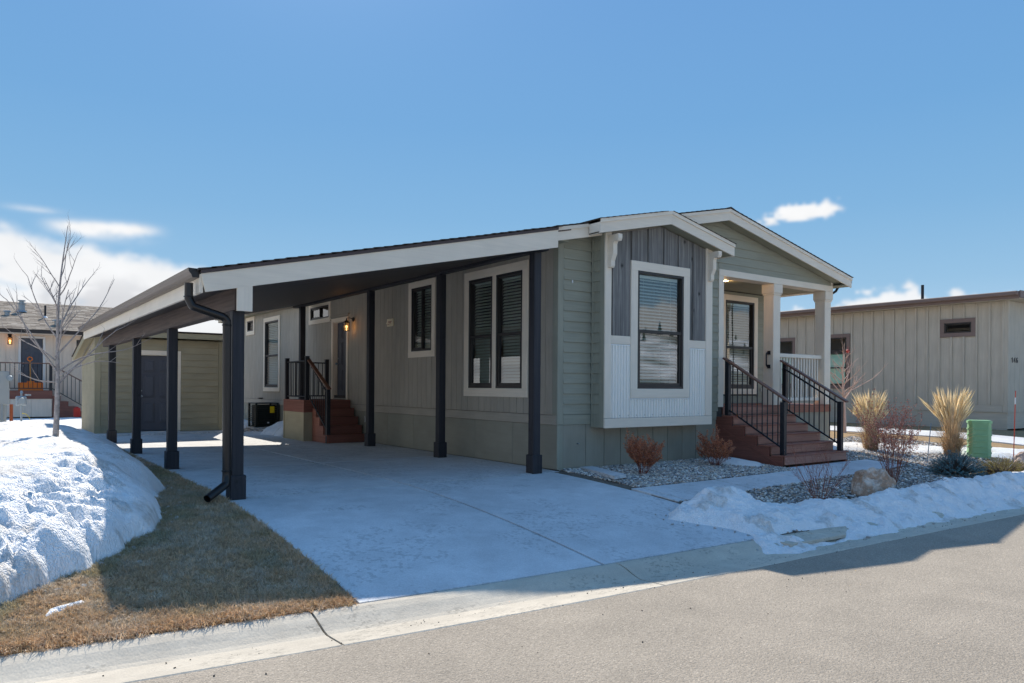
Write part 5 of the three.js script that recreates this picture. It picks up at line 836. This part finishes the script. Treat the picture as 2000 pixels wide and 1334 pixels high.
shrub('spirea_shrub', 'broad rust-brown shrub between the bay window and the front steps', [2.94, -.03, .84], { grp: 'rust-brown shrubs along the house front', seed: 8, h: .44, stems: 30, spread: .95, r: .004, wob: .14, fork: .7, depth: 2, leaves: 6, leafP: .85, lw: .015, ll: .026, twig: [1.6, 1.25, 1.15], tones: rust, leafY: .15 });
shrub('rose_shrub', 'thin reddish shrub beside the boulder in the snow-edged bed', [1.86, -.24, 3.52], { grp: 'reddish shrubs in the kerbside bed', seed: 14, h: .74, stems: 26, spread: .72, r: .0035, wob: .11, fork: .55, depth: 2, leaves: 1, leafP: .16, lw: .016, ll: .02, twig: [1.7, 1.5, 1.4], tones: [[.50, .24, .19], [.58, .31, .24], [.40, .20, .16]], leafY: .3 });
shrub('rose_shrub', 'tall bushy reddish shrub behind the boulder', [4.5, -.19, 3.2], { grp: 'reddish shrubs in the kerbside bed', seed: 19, h: 1.05, stems: 34, spread: .42, r: .0045, wob: .1, fork: .66, depth: 2, leaves: 4, leafP: .6, lw: .02, ll: .028, twig: [1.9, 1.7, 1.6], tones: [[.78, .34, .24], [.68, .27, .19], [.84, .45, .32]], leafY: .55 });

// feather reed grass: upright stems with pale plumes, splaying at the top
function reedGrass(label, pos, o) {
  const t = thing('reed_grass', label, 'ornamental grass', pos, 0, 'golden plume grasses'); R = rng(o.seed); const s = new Tubes(), p = new Tubes();
  for (let k = 0; k < o.n; k++) {
    const a = rr(0, 6.283), r0 = .10 * Math.sqrt(R()), out = o.w * .5 * Math.sqrt(R()) * (R() < .12 ? 1.2 : .72), h = o.h * rr(.68, 1.0) * (1 - .18 * out), pts = []; const dx = Math.cos(a), dz = Math.sin(a), droop = rr(0, .12);
    for (let i = 0; i <= 7; i++) { const f = i / 7; pts.push(V(dx * (r0 + out * f * f * .9 + droop * f ** 6), h * f - droop * .6 * f ** 6, dz * (r0 + out * f * f * .9 + droop * f ** 6))); }
    const k1 = rr(.8, 1.15), base = [.82 * k1, .60 * k1, .34 * k1], tip = [.95 * k1, .84 * k1, .60 * k1]; s.add(pts, [.0042, .0038, .0034, .003, .0026, .0022, .0018, .001], base, 3, tip);
    if (R() < .85) { const q = [4.9, 5.6, 6.4, 7].map((f) => { const i = Math.min(6, Math.floor(f)); return pts[i].clone().lerp(pts[i + 1], f - i); }); const kk = rr(.85, 1.15); for (let u = 0; u < 3; u++) p.leaf(q[0], q[3].clone().sub(q[0]), .026, q[3].distanceTo(q[0]) * 1.08, [1.0 * kk, .90 * kk, .68 * kk]); p.add(q, [.003, .006, .005, .0015], [.78 * kk, .62 * kk, .36 * kk], 4, [.86 * kk, .74 * kk, .50 * kk]); }
  }
  for (let k = 0; k < o.n * 1.3; k++) { const a = rr(0, 6.283), r0 = .15 * Math.sqrt(R()), h = o.h * rr(.2, .55), out = rr(.05, .32), pts = []; for (let i = 0; i <= 5; i++) { const f = i / 5; pts.push(V(Math.cos(a) * (r0 + out * f * f), h * f * (1 - .25 * f * f), Math.sin(a) * (r0 + out * f * f))); } const k1 = rr(.7, 1.1); s.add(pts, [.004, .004, .0035, .003, .002, .001], [.66 * k1, .44 * k1, .22 * k1], 3, [.78 * k1, .60 * k1, .34 * k1]); }
  part('blades', s.geo(), M.straw, t); part('plumes', p.geo(), M.straw, t); return t;
}
reedGrass('golden plume grass clump nearest the front steps', [8.45, -.03, .72], { seed: 31, n: 170, h: 1.45, w: .78 });
reedGrass('golden plume grass clump beside the green utility box', [9.15, -.06, 2.12], { seed: 37, n: 230, h: 1.58, w: .84 });

// low conifers: many short needled twigs over a mound
function lowConifer(name, label, pos, o) {
  const t = thing(name, label, 'conifer', pos); R = rng(o.seed); const s = new Tubes(), n = new Tubes();
  for (let k = 0; k < o.n; k++) {
    const a = rr(0, 6.283), el = Math.acos(1 - R() * .98), d = V(Math.cos(a) * Math.sin(el), Math.cos(el), Math.sin(a) * Math.sin(el)), rim = V(d.x * o.w / 2, d.y * o.h + .04, d.z * o.w / 2).multiplyScalar(rr(.72, 1.08)), dir = V(d.x, d.y * o.up + .15, d.z).normalize(), len = o.len * rr(.7, 1.3), st = rim.clone().addScaledVector(dir, -len);
    st.y = Math.max(st.y, .01); s.add([V(0, .04, 0).lerp(st, .35), st, rim], [.006, .004, .002], [.16, .11, .07], 3);
    for (let i = 0; i < o.needles; i++) { const f = R(), p = st.clone().lerp(rim, f), c = tint(o.tones[Math.floor(R() * o.tones.length)], rr(.7, 1.3)); n.leaf(p, dir.clone().multiplyScalar(.7).add(V(rr(-1, 1), rr(-1, 1), rr(-1, 1)).normalize().multiplyScalar(.9)), o.nw, o.nl * rr(.7, 1.2), c); }
  }
  part('stems', s.geo(), M.needle, t); part('foliage', n.geo(), M.needle, t); return t;
}
lowConifer('dwarf_spruce', 'low blue-green dwarf spruce at the edge of the snow', [6.55, -.2, 3.3], { seed: 41, n: 420, w: .95, h: .42, up: .7, len: .12, needles: 34, nw: .006, nl: .024, tones: [[.19, .34, .36], [.26, .43, .46], [.13, .26, .27]] });
lowConifer('creeping_juniper', 'low yellow-green juniper beside the dwarf spruce', [7.45, -.22, 3.72], { seed: 47, n: 420, w: 1.15, h: .32, up: .5, len: .15, needles: 24, nw: .006, nl: .02, tones: [[.38, .33, .09], [.46, .38, .11], [.25, .26, .08], [.48, .35, .13]] });

// stones
function stone(name, label, pos, sx, sy, sz, seed, cols, det = 20) {
  const g = new THREE.IcosahedronGeometry(1, det), p = g.attributes.position, c = [], v = V();
  for (let i = 0; i < p.count; i++) {
    v.fromBufferAttribute(p, i); const pl = Math.min(...[[.6, .5, .6], [-.7, .45, .5], [.1, .9, -.3], [.75, -.1, .65], [-.3, .2, .93], [-.9, .1, -.3]].map(([a, b, c]) => { const q = v.x * a + v.y * b + v.z * c; return q > .05 ? .70 / q / Math.hypot(a, b, c) : 9; })); let k = Math.min(1.02, pl) * .55 + .42 * .6 * noise3(v.x * 1.1 + seed, v.y * 1.1, v.z * 1.1, seed) + .2 + .16 * (noise3(v.x * 3 + seed, v.y * 3, v.z * 3, 2) - .5) + .06 * (noise3(v.x * 9, v.y * 9, v.z * 9, 3) - .5);
    const m = noise3(v.x * 2.3 + 8, v.y * 2.3, v.z * 2.3, seed + 3) * .6 + noise3(v.x * 8, v.y * 8, v.z * 8, seed + 4) * .4; const col = blend(cols[0], cols[1], sstep(.35, .65, m)), f = .8 + .4 * noise3(v.x * 22, v.y * 22, v.z * 22, 6); c.push(...tint(col, f));
    const flat = Math.max(-.45, v.y * k); p.setXYZ(i, v.x * k * sx, flat * sy, v.z * k * sz);
  }
  g.setAttribute('color', new THREE.Float32BufferAttribute(c, 3)); g.computeVertexNormals(); const m = single(name, label, 'boulder', g, M.rock); m.position.set(...pos); return m;
}
stone('boulder', 'tan and cream boulder half buried in the snow ridge', [3.14, -.12, 3.62], .39, .40, .32, 5, [[.44, .29, .20], [.68, .57, .48]]);
stone('boulder', 'pinkish boulder beyond the creeping juniper', [9.35, -.10, 3.42], .30, .26, .26, 9, [[.50, .36, .29], [.58, .47, .41]], 12);
stone('shed_stone', 'round orange-brown stone at the corner of the shed', [-1.72, .06, -12.9], .13, .12, .12, 13, [[.42, .25, .12], [.50, .34, .20]], 8);
// splash block in the gravel at the house corner
{ const g = prism([[.10, 1.28], [.42, 1.20], [.78, .04], [.52, .03]], 0, .05, 'xz'); const m = single('splash_block', 'flat grey concrete splash block in the gravel at the house corner', 'concrete block', g, M.concrete); m.position.set(-.06, -.02, .02); }
single('gutter_box_lid', 'grey concrete lid bared through the snow at the kerb', 'concrete lid', [box(-.18, .86, -.40, -.36, 4.26, 4.56, .006)], M.kerb).rotation.y = -.05;
// green pedestal
{
  const b = thing('utility_pedestal', 'pale green plastic utility pedestal with raised ribs', 'utility box', [9.72, -.1, 2.42], .5);
  const oct = (w, c) => [[-w, -w + c], [-w + c, -w], [w - c, -w], [w, -w + c], [w, w - c], [w - c, w], [-w + c, w], [-w, w - c]];
  part('body', prism(oct(.205, .06), 0, .74, 'xz'), M.greenBox, b); part('lid', [prism(oct(.222, .065), .741, .79, 'xz'), prism(oct(.20, .06), .79, .805, 'xz')], M.greenBox, b);
  for (let k = 0; k < 5; k++) for (const [ry] of [[0], [1.5708], [3.1416], [-1.5708]]) { const g = box(-.12, .12, .10 + k * .125, .135 + k * .125, .203, .222, .006).rotateY(ry); part('rib', g, M.greenBox, b); }
  part('latch', [box(-.03, .03, .5, .58, .222, .235)], M.greyBox, b);
}
{ const t = new Tubes(); t.add([V(7.38, -.14, 2.42), V(7.50, .70, 2.44)], [.008, .007], [1, 1, 1], 8); single('marker_rod', 'thin blue-grey leaning rod between the grass clumps', 'rod', t.geo(), std({ color: '#6d7f92', roughness: .5 })); }
{ const m = thing('snow_marker', 'thin orange-red driveway marker with white band at the far lawn', 'marker', [9.75, -.16, 3.06]); const g = (a, b, r) => { const t = new Tubes(); t.add([V(0, a, 0).add(V(.06 * a, 0, 0)), V(0, b, 0).add(V(.06 * b, 0, 0))], [r, r], [1, 1, 1], 8); return t.geo(); }; part('rod', g(0, 1.22, .009), std({ color: '#c4442c', roughness: .5 }), m); part('white_band', g(1.22, 1.36, .0125), M.white, m); part('tip', g(1.36, 1.5, .0085), std({ color: '#c4442c', roughness: .5 }), m); }
// twigs lying on the snow ridge, crumbs of ice on the drive
{ R = rng(63); const t = new Tubes(); for (let k = 0; k < 60; k++) { const x = 4.35 + rr(-.55, .55), z = 3.98 + rr(-.16, .16) + .05 * (x - 4.3), y = baseY(x, z) + Math.max(0, snows[1](x, z)) + .006, a = rr(0, 6.28), l = rr(.03, .11); t.add([V(x, y, z), V(x + Math.cos(a) * l * .5, y + rr(.0, .02), z + Math.sin(a) * l * .5), V(x + Math.cos(a) * l, y + .004, z + Math.sin(a) * l)], .0035, [.9, .6, .55], 3); } const m = part('twig_litter', t.geo(), M.twigRed, scene); stuffKind(m); tag(m, 'dark dead twigs scattered on the snow ridge', 'twigs'); }

// crumbs of snow along the foot of the bank, grit on the road
{
  const geo = new THREE.IcosahedronGeometry(1, 1), pp = geo.attributes.position; for (let i = 0; i < pp.count; i++) { const v = V().fromBufferAttribute(pp, i), k = .7 + .6 * noise3(v.x * 1.7 + 2, v.y * 1.7, v.z * 1.7, 8); pp.setXYZ(i, v.x * k, v.y * k * .7, v.z * k); } geo.computeVertexNormals();
  const scatter = (name, label, cat, mat, list) => { const im = new THREE.InstancedMesh(geo, mat, list.length), m = new THREE.Matrix4(), q = new THREE.Quaternion(); list.forEach(([x, y, z, s], i) => { q.setFromEuler(new THREE.Euler(rr(-1, 1), rr(0, 6.28), rr(-1, 1))); m.compose(V(x, y, z), q, V(s * rr(.7, 1.4), s, s * rr(.7, 1.4))); im.setMatrixAt(i, m); }); im.name = name; im.castShadow = im.receiveShadow = true; scene.add(stuffKind(tag(im, label, cat))); };
  R = rng(811); let L = [];
  for (let k = 0; k < 9000 && L.length < 260; k++) { const x = rr(-8.2, -5.45), z = rr(-3, 3.4), d = sdPoly(x, z, bankPoly); if (d > .0 || R() > Math.exp(d / .10) * .5) continue; const s = .006 + .022 * R() ** 3, h = Math.max(0, snows[0](x, z)); L.push([x, groundY(x, z) + h + s * .2, z, s * (d > 0 ? 1.7 : 1)]); }
  for (let k = 0; k < 4000 && L.length < 700; k++) { const x = rr(-1.5, 7), z = rr(2.8, 4.9), d = sdPoly(x, z, ridgePoly); if (d > 0 || R() > Math.exp(d / .07) * .5) continue; const s = .005 + .016 * R() ** 3; L.push([x, baseY(x, z) + s * .3, z, s]); }
  scatter('snow_crumbs', 'loose crumbs of snow fallen along the foot of the snow banks', 'snow', M.snow, L);
  L = []; for (let k = 0; k < 420; k++) { const x = rr(-7.5, 6), t = R(), s0 = 4.5 + (t < .55 ? .3 * R() : 3.2 * R() ** 1.5), s = .002 + .005 * R() ** 3; L.push([x, (s0 < 4.77 ? -.424 : -.418) + s * .4, kc(x) + s0, s]); }
  scatter('road_grit', 'fine dark grit and small stones on the road and gutter', 'grit', std({ color: '#5a5148', roughness: .9 }), L);
}
renderer.render(scene, camera);
